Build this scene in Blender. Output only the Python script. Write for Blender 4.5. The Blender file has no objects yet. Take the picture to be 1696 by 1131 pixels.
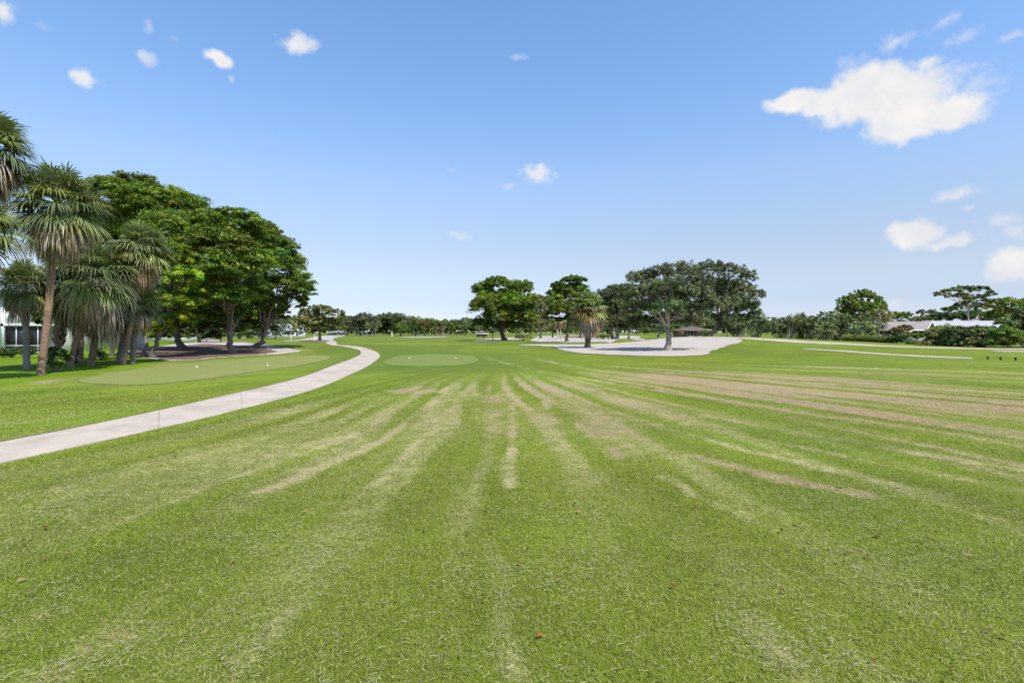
import bpy, math
import numpy as np
from mathutils import Vector, geometry as mgeo

# ------------------------------------------------------------------ basics
sc = bpy.context.scene
COL = sc.collection
F, CX, HY, EYE = 848.0, 848.0, 550.0, 1.9      # focal length (px of the 1696 px photo), centre column, horizon row, eye height
RNG = np.random.default_rng(7)

def sstep(a, b, x):
    t = np.clip((np.asarray(x, float) - a) / (b - a), 0, 1)
    return t * t * (3 - 2 * t)

def _hash(ix, iy, seed):
    n = (ix.astype(np.int64) * 374761393 + iy.astype(np.int64) * 668265263 + seed * 974634777) & 0x7fffffff
    n = ((n ^ (n >> 13)) * 1274126177) & 0x7fffffff
    n = n ^ (n >> 16)
    return (n & 0xffff) / 65535.0

def vnoise(x, y, seed=0):
    x = np.asarray(x, float); y = np.asarray(y, float)
    ix = np.floor(x); iy = np.floor(y)
    fx = x - ix; fy = y - iy
    fx = fx * fx * (3 - 2 * fx); fy = fy * fy * (3 - 2 * fy)
    a = _hash(ix, iy, seed); b = _hash(ix + 1, iy, seed)
    c = _hash(ix, iy + 1, seed); d = _hash(ix + 1, iy + 1, seed)
    return (a * (1 - fx) + b * fx) * (1 - fy) + (c * (1 - fx) + d * fx) * fy

def fbm(x, y, seed=0, oct=4):
    s = 0; amp = 0.5; tot = 0
    for k in range(oct):
        s = s + amp * vnoise(x * 2 ** k, y * 2 ** k, seed + k * 17); tot += amp; amp *= 0.5
    return s / tot

def terrain(x, y):
    x = np.asarray(x, float); y = np.asarray(y, float)
    z = 1.30 * np.exp(-((x - 30) / 15.0) ** 2 / 2 - ((y - 79) / 12.0) ** 2 / 2)           # mound behind the sand
    z = z + 0.35 * np.exp(-((x - 34) / 9.0) ** 2 / 2 - ((y - 47) / 7.0) ** 2 / 2)
    z = z + 0.35 * np.exp(-((x + 25) / 7.0) ** 2 / 2 - ((y - 66) / 9.0) ** 2 / 2)          # tree bed on the left
    z = z + 0.10 * np.sin(x * 0.05 + 1.0) * np.sin(y * 0.06) * sstep(25, 70, y) * (1 - sstep(200, 300, np.hypot(x, y)))
    return z

def tz(x, y): return float(terrain(x, y))

def PX(px, py, d):                       # point seen at pixel (px,py), d metres in front
    return np.array([(px - CX) / F * d, d, EYE - (py - HY) / F * d])

def GD(px, d):                           # ground point below column px at depth d
    x = (px - CX) / F * d
    return np.array([x, d, tz(x, d)])

def G(px, py):                           # where the sight line meets the ground
    py = max(py, HY + 1.2)
    d = 2.0
    prev = d
    while d < 1400:
        p = PX(px, py, d)
        if p[2] <= tz(p[0], p[1]): break
        prev = d; d *= 1.02
    lo, hi = prev, d
    for _ in range(30):
        m = (lo + hi) / 2; p = PX(px, py, m)
        if p[2] <= tz(p[0], p[1]): hi = m
        else: lo = m
    p = PX(px, py, hi); p[2] = tz(p[0], p[1])
    return p

# ------------------------------------------------------------------ mesh builder
class MB:
    def __init__(s): s.V = []; s.Q = []; s.T = []; s.C = []; s.n = 0; s.MQ = []; s.MT = []; s.extra = {}
    def add(s, V, Q=None, T=None, col=(0.5, 0.5, 0.5), m=0):
        V = np.asarray(V, float).reshape(-1, 3)
        c = np.asarray(col, float)
        if c.ndim == 1: c = np.tile(c, (len(V), 1))
        s.V.append(V); s.C.append(c)
        if Q is not None and len(Q):
            s.Q.append(np.asarray(Q, int) + s.n); s.MQ.append(np.full(len(Q), m))
        if T is not None and len(T):
            s.T.append(np.asarray(T, int) + s.n); s.MT.append(np.full(len(T), m))
        s.n += len(V)
        return s
    def box(s, c, size, rot=0, col=(0.5,)*3, m=0):
        x, y, z = [v / 2 for v in size]
        P = np.array([[i * x, j * y, k * z] for k in (-1, 1) for j in (-1, 1) for i in (-1, 1)], float)
        cr, sr = math.cos(rot), math.sin(rot)
        P = np.stack([P[:, 0] * cr - P[:, 1] * sr, P[:, 0] * sr + P[:, 1] * cr, P[:, 2]], 1) + np.asarray(c, float)
        return s.add(P, [[0, 2, 3, 1], [4, 5, 7, 6], [0, 1, 5, 4], [2, 6, 7, 3], [0, 4, 6, 2], [1, 3, 7, 5]], col=col, m=m)
    def tube(s, path, rad, k=8, col=(0.5,)*3, m=0, cap=True, wob=0.0, rng=None):
        P = np.asarray(path, float); n = len(P)
        R = np.broadcast_to(np.asarray(rad, float), (n,))
        T = np.gradient(P, axis=0); T /= np.linalg.norm(T, axis=1, keepdims=True) + 1e-9
        ref = np.array([1.0, 0.13, 0.07]) if abs(T[0][0]) < 0.8 else np.array([0.1, 1.0, 0.1])
        A = np.cross(T, ref); A /= np.linalg.norm(A, axis=1, keepdims=True) + 1e-9
        Bv = np.cross(T, A)
        ang = np.arange(k) / k * 2 * math.pi
        rr = R[:, None] * np.ones((1, k))
        if wob and rng is not None: rr = rr * (1 + wob * (rng.random((n, k)) - 0.5))
        V = P[:, None, :] + rr[..., None] * (np.cos(ang)[None, :, None] * A[:, None, :] + np.sin(ang)[None, :, None] * Bv[:, None, :])
        V = V.reshape(-1, 3)
        i = np.arange(n - 1)[:, None] * k; j = np.arange(k)[None, :]; j2 = (j + 1) % k
        Q = np.stack([i + j, i + j2, i + k + j2, i + k + j], -1).reshape(-1, 4)
        Tt = None
        if cap:
            V = np.vstack([V, P[-1:]]); c = len(V) - 1; b = (n - 1) * k
            Tt = [[b + q, b + (q + 1) % k, c] for q in range(k)]
        return s.add(V, Q, Tt, col=col, m=m)
    def build(s, name, mats, parent=None, smooth=False, loc=None, link=True):
        me = bpy.data.meshes.new(name)
        V = np.vstack(s.V); C = np.vstack(s.C)
        if loc is not None: V = V - np.asarray(loc, float)
        nq = sum(len(q) for q in s.Q); nt = sum(len(t) for t in s.T)
        Q = np.vstack(s.Q) if nq else np.zeros((0, 4), int)
        T = np.vstack(s.T) if nt else np.zeros((0, 3), int)
        me.vertices.add(len(V)); me.vertices.foreach_set('co', V.astype(np.float32).ravel())
        me.loops.add(nq * 4 + nt * 3)
        me.loops.foreach_set('vertex_index', np.concatenate([Q.ravel(), T.ravel()]).astype(np.int32))
        me.polygons.add(nq + nt)
        ls = np.concatenate([np.arange(nq) * 4, nq * 4 + np.arange(nt) * 3])
        me.polygons.foreach_set('loop_start', ls.astype(np.int32))
        if not isinstance(mats, (list, tuple)): mats = [mats]
        for mm in mats: me.materials.append(mm)
        if len(mats) > 1:
            mi = np.concatenate((s.MQ if s.MQ else [np.zeros(0)]) + (s.MT if s.MT else [np.zeros(0)]))
            me.polygons.foreach_set('material_index', mi.astype(np.int32))
        a = me.attributes.new('col', 'FLOAT_COLOR', 'POINT')
        a.data.foreach_set('color', np.hstack([C, np.ones((len(C), 1))]).astype(np.float32).ravel())
        if smooth: me.polygons.foreach_set('use_smooth', np.ones(nq + nt, bool))
        for an, av in s.extra.items():
            a = me.attributes.new(an, 'FLOAT_COLOR', 'POINT')
            a.data.foreach_set('color', np.hstack([av, np.ones((len(av), 1))]).astype(np.float32).ravel())
        me.update(calc_edges=True)
        o = bpy.data.objects.new(name, me)
        if link: COL.objects.link(o)
        if parent is not None: o.parent = parent
        elif loc is not None: o.location = loc
        return o

def tag(o, label, cat, group=None, kind=None):
    o['label'] = label; o['category'] = cat
    if group: o['group'] = group
    if kind: o['kind'] = kind
    return o

def thing(name, label, cat, loc, group=None, rz=0.0):
    o = bpy.data.objects.new(name, None); COL.objects.link(o)
    o.empty_display_size = 0.3
    o.location = [float(v) for v in loc]; o.rotation_euler = (0, 0, rz)
    return tag(o, label, cat, group)

def copy_thing(root, loc, rz, sc_=1.0, label=None, group=None):
    r = root.copy(); COL.objects.link(r)
    r.location = [float(v) for v in loc]; r.rotation_euler = (0, 0, rz); r.scale = (sc_, sc_, sc_)
    if label: r['label'] = label
    if group: r['group'] = group
    for ch in list(root.children):
        c = ch.copy(); COL.objects.link(c); c.parent = r
        for g in list(ch.children):
            e = g.copy(); COL.objects.link(e); e.parent = c
    return r

# ------------------------------------------------------------------ materials
def newmat(name):
    m = bpy.data.materials.new(name); m.use_nodes = True
    nt = m.node_tree
    for n in list(nt.nodes): nt.nodes.remove(n)
    return m, nt

class NT:
    """small helper to wire nodes"""
    def __init__(s, nt): s.nt = nt
    def n(s, typ, ins=None, **props):
        nd = s.nt.nodes.new(typ)
        for k, v in props.items(): setattr(nd, k, v)
        for k, v in (ins or {}).items():
            sock = nd.inputs[k]
            if isinstance(v, bpy.types.NodeSocket): s.nt.links.new(v, sock)
            else: sock.default_value = v
        return nd
    def math(s, op, a, b=None, c=None):
        nd = s.nt.nodes.new('ShaderNodeMath'); nd.operation = op
        for i, v in enumerate((a, b, c)):
            if v is None: continue
            if isinstance(v, bpy.types.NodeSocket): s.nt.links.new(v, nd.inputs[i])
            else: nd.inputs[i].default_value = v
        return nd.outputs[0]
    def noise(s, vec, scale, detail=4, rough=0.55, dist=0.0):
        nd = s.n('ShaderNodeTexNoise', {'Scale': scale, 'Detail': detail, 'Roughness': rough, 'Distortion': dist})
        if vec is not None: s.nt.links.new(vec, nd.inputs['Vector'])
        return nd.outputs['Fac']
    def maprange(s, v, a, b, c, d, smooth=False):
        nd = s.n('ShaderNodeMapRange', {'Value': v, 'From Min': a, 'From Max': b, 'To Min': c, 'To Max': d})
        if smooth: nd.interpolation_type = 'SMOOTHSTEP'
        return nd.outputs[0]
    def mix(s, f, a, b, blend='MIX'):
        nd = s.nt.nodes.new('ShaderNodeMix'); nd.data_type = 'RGBA'; nd.blend_type = blend
        for sock, v in ((nd.inputs[0], f), (nd.inputs[6], a), (nd.inputs[7], b)):
            if isinstance(v, bpy.types.NodeSocket): s.nt.links.new(v, sock)
            else: sock.default_value = v if not isinstance(v, tuple) or len(v) == 4 else (*v, 1)
        return nd.outputs[2]
    def scale(s, col, f):
        nd = s.nt.nodes.new('ShaderNodeVectorMath'); nd.operation = 'SCALE'
        s.nt.links.new(col, nd.inputs[0])
        if isinstance(f, bpy.types.NodeSocket): s.nt.links.new(f, nd.inputs['Scale'])
        else: nd.inputs['Scale'].default_value = f
        return nd.outputs[0]
    def out(s, shader):
        o = s.n('ShaderNodeOutputMaterial'); s.nt.links.new(shader, o.inputs['Surface'])

def leaf_material(name, trans=0.3, rough=0.5, spec=0.3, tcol=(0.9, 1.0, 0.35)):
    m, nt = newmat(name); k = NT(nt)
    at = k.n('ShaderNodeAttribute', attribute_name='col')
    col = at.outputs['Color']
    pr = k.n('ShaderNodeBsdfPrincipled', {'Base Color': col, 'Roughness': rough, 'Specular IOR Level': spec})
    tc = k.mix(1.0, col, tcol, 'MULTIPLY')
    tc = k.scale(tc, 1.6)
    tr = k.n('ShaderNodeBsdfTranslucent', {'Color': tc})
    mx = k.n('ShaderNodeMixShader', {0: trans, 1: pr.outputs[0], 2: tr.outputs[0]})
    k.out(mx.outputs[0]); return m

def plain_material(name, col, rough=0.7, spec=0.3, nscale=6.0, var=0.15, bump=0.0, metal=0.0, attr=False, stretch=(1, 1, 1)):
    m, nt = newmat(name); k = NT(nt)
    tc = k.n('ShaderNodeNewGeometry')
    mp = k.n('ShaderNodeVectorMath', {0: tc.outputs['Position'], 1: stretch}, operation='MULTIPLY')
    n1 = k.noise(mp.outputs[0], nscale, 5)
    n2 = k.noise(mp.outputs[0], nscale * 0.13, 3)
    f = k.math('ADD', k.maprange(n1, 0.25, 0.75, 1 - var, 1 + var), k.maprange(n2, 0.3, 0.7, -var * 0.6, var * 0.6))
    if attr:
        base = k.n('ShaderNodeAttribute', attribute_name='col').outputs['Color']
    else:
        base = k.n('ShaderNodeRGB').outputs[0]; base.default_value = (*col, 1)
    c = k.scale(base, f)
    pr = k.n('ShaderNodeBsdfPrincipled', {'Base Color': c, 'Roughness': rough, 'Specular IOR Level': spec, 'Metallic': metal})
    if bump:
        b = k.n('ShaderNodeBump', {'Height': n1, 'Strength': bump, 'Distance': 0.05})
        nt.links.new(b.outputs[0], pr.inputs['Normal'])
    k.out(pr.outputs[0]); return m

M = {}
M['leaf'] = leaf_material('tree_leaf', 0.30, 0.45, 0.35)
M['oakleaf'] = leaf_material('oak_leaf', 0.22, 0.45, 0.45, (0.9, 1.0, 0.5))
M['palm'] = leaf_material('palm_leaf', 0.25, 0.42, 0.4)
M['dead'] = leaf_material('dead_frond', 0.15, 0.8, 0.1, (1, 0.9, 0.7))
M['blade'] = leaf_material('grass_blade', 0.30, 0.55, 0.25)
M['bark'] = plain_material('bark', (0.2,)*3, 0.9, 0.15, 7, 0.35, 0.6, attr=True, stretch=(1, 1, 0.35))
M['palmbark'] = plain_material('palm_bark', (0.2,)*3, 0.9, 0.12, 7, 0.28, 0.6, attr=True, stretch=(0.5, 0.5, 2.2))
M['white'] = plain_material('white_paint', (0.72, 0.72, 0.70), 0.6, 0.3, 1.5, 0.05)
M['cream'] = plain_material('cream_stucco', (0.62, 0.54, 0.46), 0.8, 0.2, 3, 0.06, 0.1)
M['taupe_roof'] = plain_material('taupe_roof', (0.30, 0.25, 0.23), 0.85, 0.2, 5, 0.18, 0.3)
M['white_roof'] = plain_material('white_roof', (0.40, 0.39, 0.41), 0.7, 0.3, 2, 0.06)
M['brown_roof'] = plain_material('brown_roof', (0.13, 0.105, 0.09), 0.9, 0.15, 5, 0.2, 0.3)
M['grey_wall'] = plain_material('grey_stucco', (0.42, 0.42, 0.40), 0.8, 0.2, 3, 0.08)
M['grey_roof'] = plain_material('grey_roof', (0.32, 0.32, 0.34), 0.85, 0.2, 5, 0.15)
M['wood'] = plain_material('brown_wood', (0.20, 0.13, 0.07), 0.7, 0.3, 4, 0.25, 0.2, stretch=(1, 1, 0.2))
M['frame'] = plain_material('window_frame', (0.7, 0.7, 0.68), 0.5, 0.4, 2, 0.03)
M['screen'] = plain_material('dark_screen', (0.018, 0.019, 0.021), 0.35, 0.5, 3, 0.25)
M['black'] = plain_material('black_paint', (0.02, 0.02, 0.022), 0.5, 0.4, 9, 0.2)
M['yellow'] = plain_material('marker_paint', (0.75, 0.68, 0.42), 0.5, 0.4, 9, 0.1)
M['dryleaf'] = plain_material('dry_leaf', (0.2,)*3, 0.85, 0.08, 60, 0.3, attr=True)
def glass_mat():
    m, nt = newmat('window_glass'); k = NT(nt)
    pr = k.n('ShaderNodeBsdfPrincipled', {'Base Color': (0.03, 0.035, 0.04, 1), 'Roughness': 0.08, 'Specular IOR Level': 0.6})
    k.out(pr.outputs[0]); return m
M['glass'] = glass_mat()

def concrete_mat():
    m, nt = newmat('path_concrete'); k = NT(nt)
    g = k.n('ShaderNodeNewGeometry').outputs['Position']
    al = k.n('ShaderNodeAttribute', attribute_name='col').outputs['Color']
    sp = k.n('ShaderNodeSeparateColor', {0: al}).outputs[0]
    fr = k.math('FRACT', sp)
    j = k.math('LESS_THAN', k.math('ABSOLUTE', k.math('SUBTRACT', fr, 0.5)), 0.008)
    n1 = k.noise(g, 1.1, 6, 0.6); n2 = k.noise(g, 14, 5, 0.6); n3 = k.noise(g, 90, 3, 0.6)
    f = k.math('ADD', k.maprange(n1, 0.3, 0.7, 0.86, 1.1), k.maprange(n2, 0.3, 0.7, -0.06, 0.06))
    f = k.math('ADD', f, k.maprange(n3, 0.3, 0.7, -0.04, 0.04))
    f = k.math('MULTIPLY', f, k.math('SUBTRACT', 1.0, k.math('MULTIPLY', j, 0.22)))
    stain = k.maprange(k.noise(g, 0.5, 5, 0.7), 0.45, 0.70, 0, 0.85, True)
    c = k.mix(stain, (0.44, 0.372, 0.298, 1), (0.33, 0.272, 0.212, 1))
    c = k.scale(c, f)
    pr = k.n('ShaderNodeBsdfPrincipled', {'Base Color': c, 'Roughness': 0.85, 'Specular IOR Level': 0.2})
    b = k.n('ShaderNodeBump', {'Height': n3, 'Strength': 0.15, 'Distance': 0.01}); nt.links.new(b.outputs[0], pr.inputs['Normal'])
    k.out(pr.outputs[0]); return m
M['concrete'] = concrete_mat()

def sand_mat():
    m, nt = newmat('sand'); k = NT(nt)
    g = k.n('ShaderNodeNewGeometry').outputs['Position']
    n1 = k.noise(g, 0.35, 6, 0.6); n2 = k.noise(g, 3.0, 6, 0.65); n3 = k.noise(g, 11, 4, 0.7)
    lit = k.math('MULTIPLY', k.maprange(n2, 0.56, 0.70, 0, 1, True), k.maprange(n1, 0.42, 0.62, 0.05, 0.8, True))
    c = k.mix(lit, (0.40, 0.352, 0.298, 1), (0.22, 0.175, 0.14, 1))
    f = k.math('ADD', k.maprange(n3, 0.3, 0.7, 0.92, 1.07), k.maprange(n1, 0.3, 0.7, -0.1, 0.1))
    c = k.scale(c, f)
    pr = k.n('ShaderNodeBsdfPrincipled', {'Base Color': c, 'Roughness': 0.95, 'Specular IOR Level': 0.1})
    b = k.n('ShaderNodeBump', {'Height': n3, 'Strength': 0.22, 'Distance': 0.04}); nt.links.new(b.outputs[0], pr.inputs['Normal'])
    k.out(pr.outputs[0]); return m
M['sand'] = sand_mat()
def mulch_mat():
    m, nt = newmat('leaf_litter'); k = NT(nt)
    g = k.n('ShaderNodeNewGeometry').outputs['Position']
    n2 = k.noise(g, 2.2, 6, 0.7); n3 = k.noise(g, 9, 5, 0.75)
    c = k.mix(k.maprange(n3, 0.35, 0.65, 0, 1), (0.085, 0.05, 0.035, 1), (0.22, 0.145, 0.11, 1))
    c = k.mix(k.maprange(n2, 0.55, 0.7, 0, 0.7, True), c, (0.33, 0.27, 0.23, 1))
    pr = k.n('ShaderNodeBsdfPrincipled', {'Base Color': c, 'Roughness': 0.95, 'Specular IOR Level': 0.1})
    b = k.n('ShaderNodeBump', {'Height': n3, 'Strength': 0.8, 'Distance': 0.08}); nt.links.new(b.outputs[0], pr.inputs['Normal'])
    k.out(pr.outputs[0]); return m
M['mulch'] = mulch_mat()
M['soil'] = plain_material('bare_soil', (0.075, 0.062, 0.035), 0.95, 0.1, 12, 0.35, 0.3)

STRAW = (0.345, 0.310, 0.150); BROWN = (0.31, 0.218, 0.132)
def lawn_mat():
    m, nt = newmat('lawn'); k = NT(nt)
    g = k.n('ShaderNodeNewGeometry').outputs['Position']
    c = k.n('ShaderNodeAttribute', attribute_name='col').outputs['Color']
    n0 = k.noise(g, 0.6, 5, 0.6); n1 = k.noise(g, 3.2, 6, 0.65); n2 = k.noise(g, 17, 5, 0.7); n3 = k.noise(g, 75, 3, 0.7)
    ws = k.n('ShaderNodeSeparateColor', {0: k.n('ShaderNodeAttribute', attribute_name='wear').outputs['Color']})
    nn = k.math('ADD', k.math('MULTIPLY', k.math('SUBTRACT', n2, 0.5), 1.5), k.math('MULTIPLY', k.math('SUBTRACT', n1, 0.5), 1.1))
    nn = k.math('ADD', nn, k.math('MULTIPLY', k.math('SUBTRACT', n3, 0.5), 0.8))
    straw = k.maprange(k.math('ADD', ws.outputs[0], k.math('MULTIPLY', nn, 0.75)), 0.14, 0.68, 0.0, 0.92, True)
    straw = k.math('MULTIPLY', straw, k.maprange(ws.outputs[0], 0.0, 0.12, 0.15, 1.0))
    bro = k.maprange(k.math('ADD', ws.outputs[1], k.math('MULTIPLY', nn, 0.5)), 0.2, 0.9, 0.0, 1.0, True)
    sc_ = k.mix(bro, (*STRAW, 1), (*BROWN, 1))
    c = k.mix(straw, c, sc_)
    f = k.math('ADD', k.maprange(n1, 0.3, 0.7, 0.86, 1.14), k.maprange(n2, 0.3, 0.7, -0.16, 0.15))
    f = k.math('ADD', f, k.maprange(n3, 0.3, 0.7, -0.15, 0.15))
    f = k.math('ADD', f, k.maprange(n0, 0.3, 0.7, -0.1, 0.1))
    c = k.scale(c, f)
    pr = k.n('ShaderNodeBsdfPrincipled', {'Base Color': c, 'Roughness': 0.9, 'Specular IOR Level': 0.08})
    b = k.n('ShaderNodeBump', {'Height': k.math('ADD', n2, k.math('MULTIPLY', n3, 0.6)), 'Strength': 0.22, 'Distance': 0.03}); nt.links.new(b.outputs[0], pr.inputs['Normal'])
    k.out(pr.outputs[0]); return m
M['lawn'] = lawn_mat()
# ------------------------------------------------------------------ 2D helpers on the ground
def seg_dist(x, y, pts):
    """distance to a polyline and the fraction along it"""
    best = np.full(np.shape(x), 1e9); 
    for (ax, ay), (bx, by) in zip(pts[:-1], pts[1:]):
        dx, dy = bx - ax, by - ay; L2 = dx * dx + dy * dy + 1e-12
        t = np.clip(((x - ax) * dx + (y - ay) * dy) / L2, 0, 1)
        best = np.minimum(best, np.hypot(x - ax - t * dx, y - ay - t * dy))
    return best
def inside(x, y, poly):
    r = np.zeros(np.shape(x), bool); n = len(poly)
    for i in range(n):
        x1, y1 = poly[i]; x2, y2 = poly[(i + 1) % n]
        if y1 == y2: continue
        c = ((y1 > y) != (y2 > y)) & (x < (x2 - x1) * (y - y1) / (y2 - y1) + x1)
        r ^= c
    return r
def sdist(x, y, poly):
    d = seg_dist(x, y, list(poly) + [poly[0]])
    return np.where(inside(x, y, poly), -d, d)
def gp(pts): return [tuple(G(a, b)[:2]) for a, b in pts]

def smooth_closed(pts, n=12):
    P = np.asarray(pts, float); m = len(P); out = []
    for i in range(m):
        p0, p1, p2, p3 = P[i - 1], P[i], P[(i + 1) % m], P[(i + 2) % m]
        for t in np.arange(n) / n:
            out.append(0.5 * ((2 * p1) + (-p0 + p2) * t + (2 * p0 - 5 * p1 + 4 * p2 - p3) * t * t + (-p0 + 3 * p1 - 3 * p2 + p3) * t ** 3))
    return np.array(out)
def smooth_open(pts, n=12):
    P = np.asarray(pts, float); P = np.vstack([2 * P[0] - P[1], P, 2 * P[-1] - P[-2]]); out = []
    for i in range(1, len(P) - 2):
        p0, p1, p2, p3 = P[i - 1], P[i], P[i + 1], P[i + 2]
        for t in np.arange(n) / n:
            out.append(0.5 * ((2 * p1) + (-p0 + p2) * t + (2 * p0 - 5 * p1 + 4 * p2 - p3) * t * t + (-p0 + 3 * p1 - 3 * p2 + p3) * t ** 3))
    out.append(P[-2]); return np.array(out)

def sheet(name, px, mat, off, label, cat, step=1.2, rough=0.15, closed_n=14, seed=1):
    b = smooth_closed([G(a, c)[:2] for a, c in px], closed_n)
    nrm = np.roll(b, -1, 0) - np.roll(b, 1, 0); nrm = np.stack([nrm[:, 1], -nrm[:, 0]], 1)
    nrm /= np.linalg.norm(nrm, axis=1, keepdims=True) + 1e-9
    b = b + nrm * ((fbm(b[:, 0] * 0.9, b[:, 1] * 0.9, seed) - 0.5) * 2 * rough + (vnoise(b[:, 0] * 4.1, b[:, 1] * 4.1, seed + 3) - 0.5) * min(rough, 0.3))[:, None]
    gx, gy = np.meshgrid(np.arange(b[:, 0].min(), b[:, 0].max(), step), np.arange(b[:, 1].min(), b[:, 1].max(), step))
    gx = gx.ravel(); gy = gy.ravel()
    keep = sdist(gx, gy, [tuple(p) for p in b]) < -0.3 * step
    pts = [Vector((float(p[0]), float(p[1]))) for p in b] + [Vector((float(u), float(v))) for u, v in zip(gx[keep], gy[keep])]
    n = len(b)
    vs, es, fs, _, _, _ = mgeo.delaunay_2d_cdt(pts, [], [list(range(n))], 1, 1e-4)
    V = np.array([[v.x, v.y, 0] for v in vs]); V[:, 2] = terrain(V[:, 0], V[:, 1]) + off
    T = []
    for f in fs:
        for i in range(1, len(f) - 1): T.append([f[0], f[i], f[i + 1]])
    mb = MB(); mb.add(V, T=T)
    o = mb.build(name, mat, smooth=True)
    tag(o, label, cat, kind='structure')
    return o, [tuple(p) for p in b]

def ribbon(name, left_px, right_px, mat, off, label, cat, n=10, across=4, joint=3.2):
    L = smooth_open([G(*p)[:2] for p in left_px], n); R = smooth_open([G(*p)[:2] for p in right_px], n)
    m = min(len(L), len(R)); L = L[:m]; R = R[:m]
    mid = (L + R) / 2
    al = np.concatenate([[0], np.cumsum(np.linalg.norm(np.diff(mid, axis=0), axis=1))]) / joint
    t = np.linspace(0, 1, across + 1)
    P = L[:, None, :] * (1 - t[None, :, None]) + R[:, None, :] * t[None, :, None]
    Z = terrain(P[..., 0], P[..., 1]) + off
    V = np.concatenate([P, Z[..., None]], -1).reshape(-1, 3)
    k = across + 1
    i = np.arange(m - 1)[:, None] * k; j = np.arange(across)[None, :]
    Q = np.stack([i + j, i + j + 1, i + k + j + 1, i + k + j], -1).reshape(-1, 4)
    C = np.repeat(np.stack([al] * 3, 1), k, 0)
    mb = MB(); mb.add(V, Q, col=C)
    # side skirts down into the turf
    for e in (0, across):
        A = V.reshape(m, k, 3)[:, e]; B2 = A - np.array([0, 0, 0.1])
        VV = np.stack([A, B2], 1).reshape(-1, 3); ii = np.arange(m - 1) * 2
        mb.add(VV, np.stack([ii, ii + 2, ii + 3, ii + 1], 1), col=np.repeat(np.stack([al] * 3, 1), 2, 0))
    o = mb.build(name, mat, smooth=False)
    tag(o, label, cat, kind='structure')
    return o, [tuple(p) for p in L] + [tuple(p) for p in R[::-1]]

# ------------------------------------------------------------------ shapes of the course, in photo pixels on the ground
PATH_L = [(-260, 785), (-120, 757), (0, 733), (188, 696), (383, 653), (498, 625), (552, 605), (583, 594), (597, 586), (594, 580), (580, 576), (561, 572.7), (545, 570.3), (540, 568.0), (544, 565.5)]
PATH_R = [(-200, 815), (-100, 791), (0, 768), (192, 726), (383, 682), (520, 645), (581, 620), (613, 604), (629, 590), (622, 582), (604, 576), (583, 572.9), (562, 571.2), (557, 569.0), (558, 566.0)]
TEE_C = [(634, 602), (645, 595), (664, 589), (714, 586.5), (768, 588), (790, 593), (788, 600), (758, 605.5), (703, 607), (655, 606)]
TEE_L = [(132, 631), (165, 621), (230, 611), (310, 602), (390, 595), (460, 590.5), (525, 589), (548, 592), (520, 601), (450, 612), (360, 625), (260, 636), (180, 637)]
ROUGH_EDGE = [(-300, 690), (-100, 657), (0, 641), (100, 624), (200, 611), (270, 602), (400, 593), (470, 588), (505, 582)]
rough_poly = gp(ROUGH_EDGE) + [(-36, 75), (-60, 110), (-300, 160), (-400, 20), (-120, 5)]
tee_c_poly = gp(TEE_C); tee_l_poly = gp(TEE_L)

STREAKS = [  # (pixels along a mown / scalped stripe, half width in m, straw, brown)
    ([(600, 715), (530, 742), (300, 822), (130, 890), (-60, 945)], 0.10, 1.0, 0.1),
    ([(850, 668), (851, 720), (846, 775), (846, 800)], 0.09, 1.1, 0.35),
    ([(765, 650), (735, 690), (690, 740), (620, 805)], 0.12, 0.8, 0.25),
    ([(742, 640), (690, 690), (610, 740), (540, 772), (430, 815)], 0.16, 0.9, 0.5),
    ([(700, 648), (640, 690), (590, 715), (480, 748), (300, 795), (0, 868)], 0.15, 0.7, 0.3),
    ([(680, 645), (600, 680), (480, 715), (300, 762), (100, 812)], 0.16, 0.5, 0.15),
    ([(900, 660), (915, 700), (945, 750), (985, 810)], 0.13, 0.7, 0.4),
    ([(945, 690), (985, 725), (1020, 755)], 0.16, 0.7, 0.9),
    ([(1005, 690), (1060, 725), (1150, 755), (1300, 795), (1425, 818)], 0.20, 0.8, 1.0),
    ([(1040, 690), (1200, 735), (1400, 785), (1696, 850)], 0.16, 0.7, 0.4),
    ([(1000, 665), (1200, 715), (1450, 765), (1750, 825)], 0.20, 0.6, 0.25),
    ([(950, 640), (1150, 685), (1400, 730), (1750, 785)], 0.25, 0.7, 0.3),
    ([(960, 625), (1200, 665), (1450, 700), (1750, 740)], 0.3, 0.6, 0.5),
    ([(1000, 620), (1250, 650), (1500, 675), (1750, 700)], 0.4, 0.6, 0.8),
    ([(1080, 615), (1300, 632), (1750, 655)], 0.6, 0.7, 0.8),
    ([(1100, 790), (1180, 830), (1290, 880)], 0.10, 0.8, 0.1),
    ([(960, 790), (1060, 850), (1160, 905), (1250, 965)], 0.50, 0.50, 0.30),
    ([(1270, 930), (1330, 990), (1400, 1060), (1480, 1131)], 0.16, 0.45, 0.35),
    ([(620, 880), (560, 940), (500, 995), (430, 1070), (380, 1150)], 0.10, 0.9, 0.0),
    ([(700, 760), (640, 830), (590, 900), (545, 960)], 0.10, 0.5, 0.0),
    ([(805, 890), (835, 950), (850, 1010), (835, 1065), (860, 1140)], 0.09, 0.9, 0.0),
    ([(120, 990), (60, 1020), (0, 1045)], 0.16, 0.5, 0.0),
    ([(250, 1025), (150, 1070), (90, 1110)], 0.14, 0.5, 0.9),
    ([(760, 575), (800, 590), (850, 605), (940, 625)], 0.35, 0.4, 0.1),
    ([(870, 590), (930, 603), (1000, 615)], 0.4, 0.5, 0.4),
]
STREAKS = [([tuple(v) for v in smooth_open([G(a, b)[:2] for a, b in p], 3)], w, s, br) for p, w, s, br in STREAKS]
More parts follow.
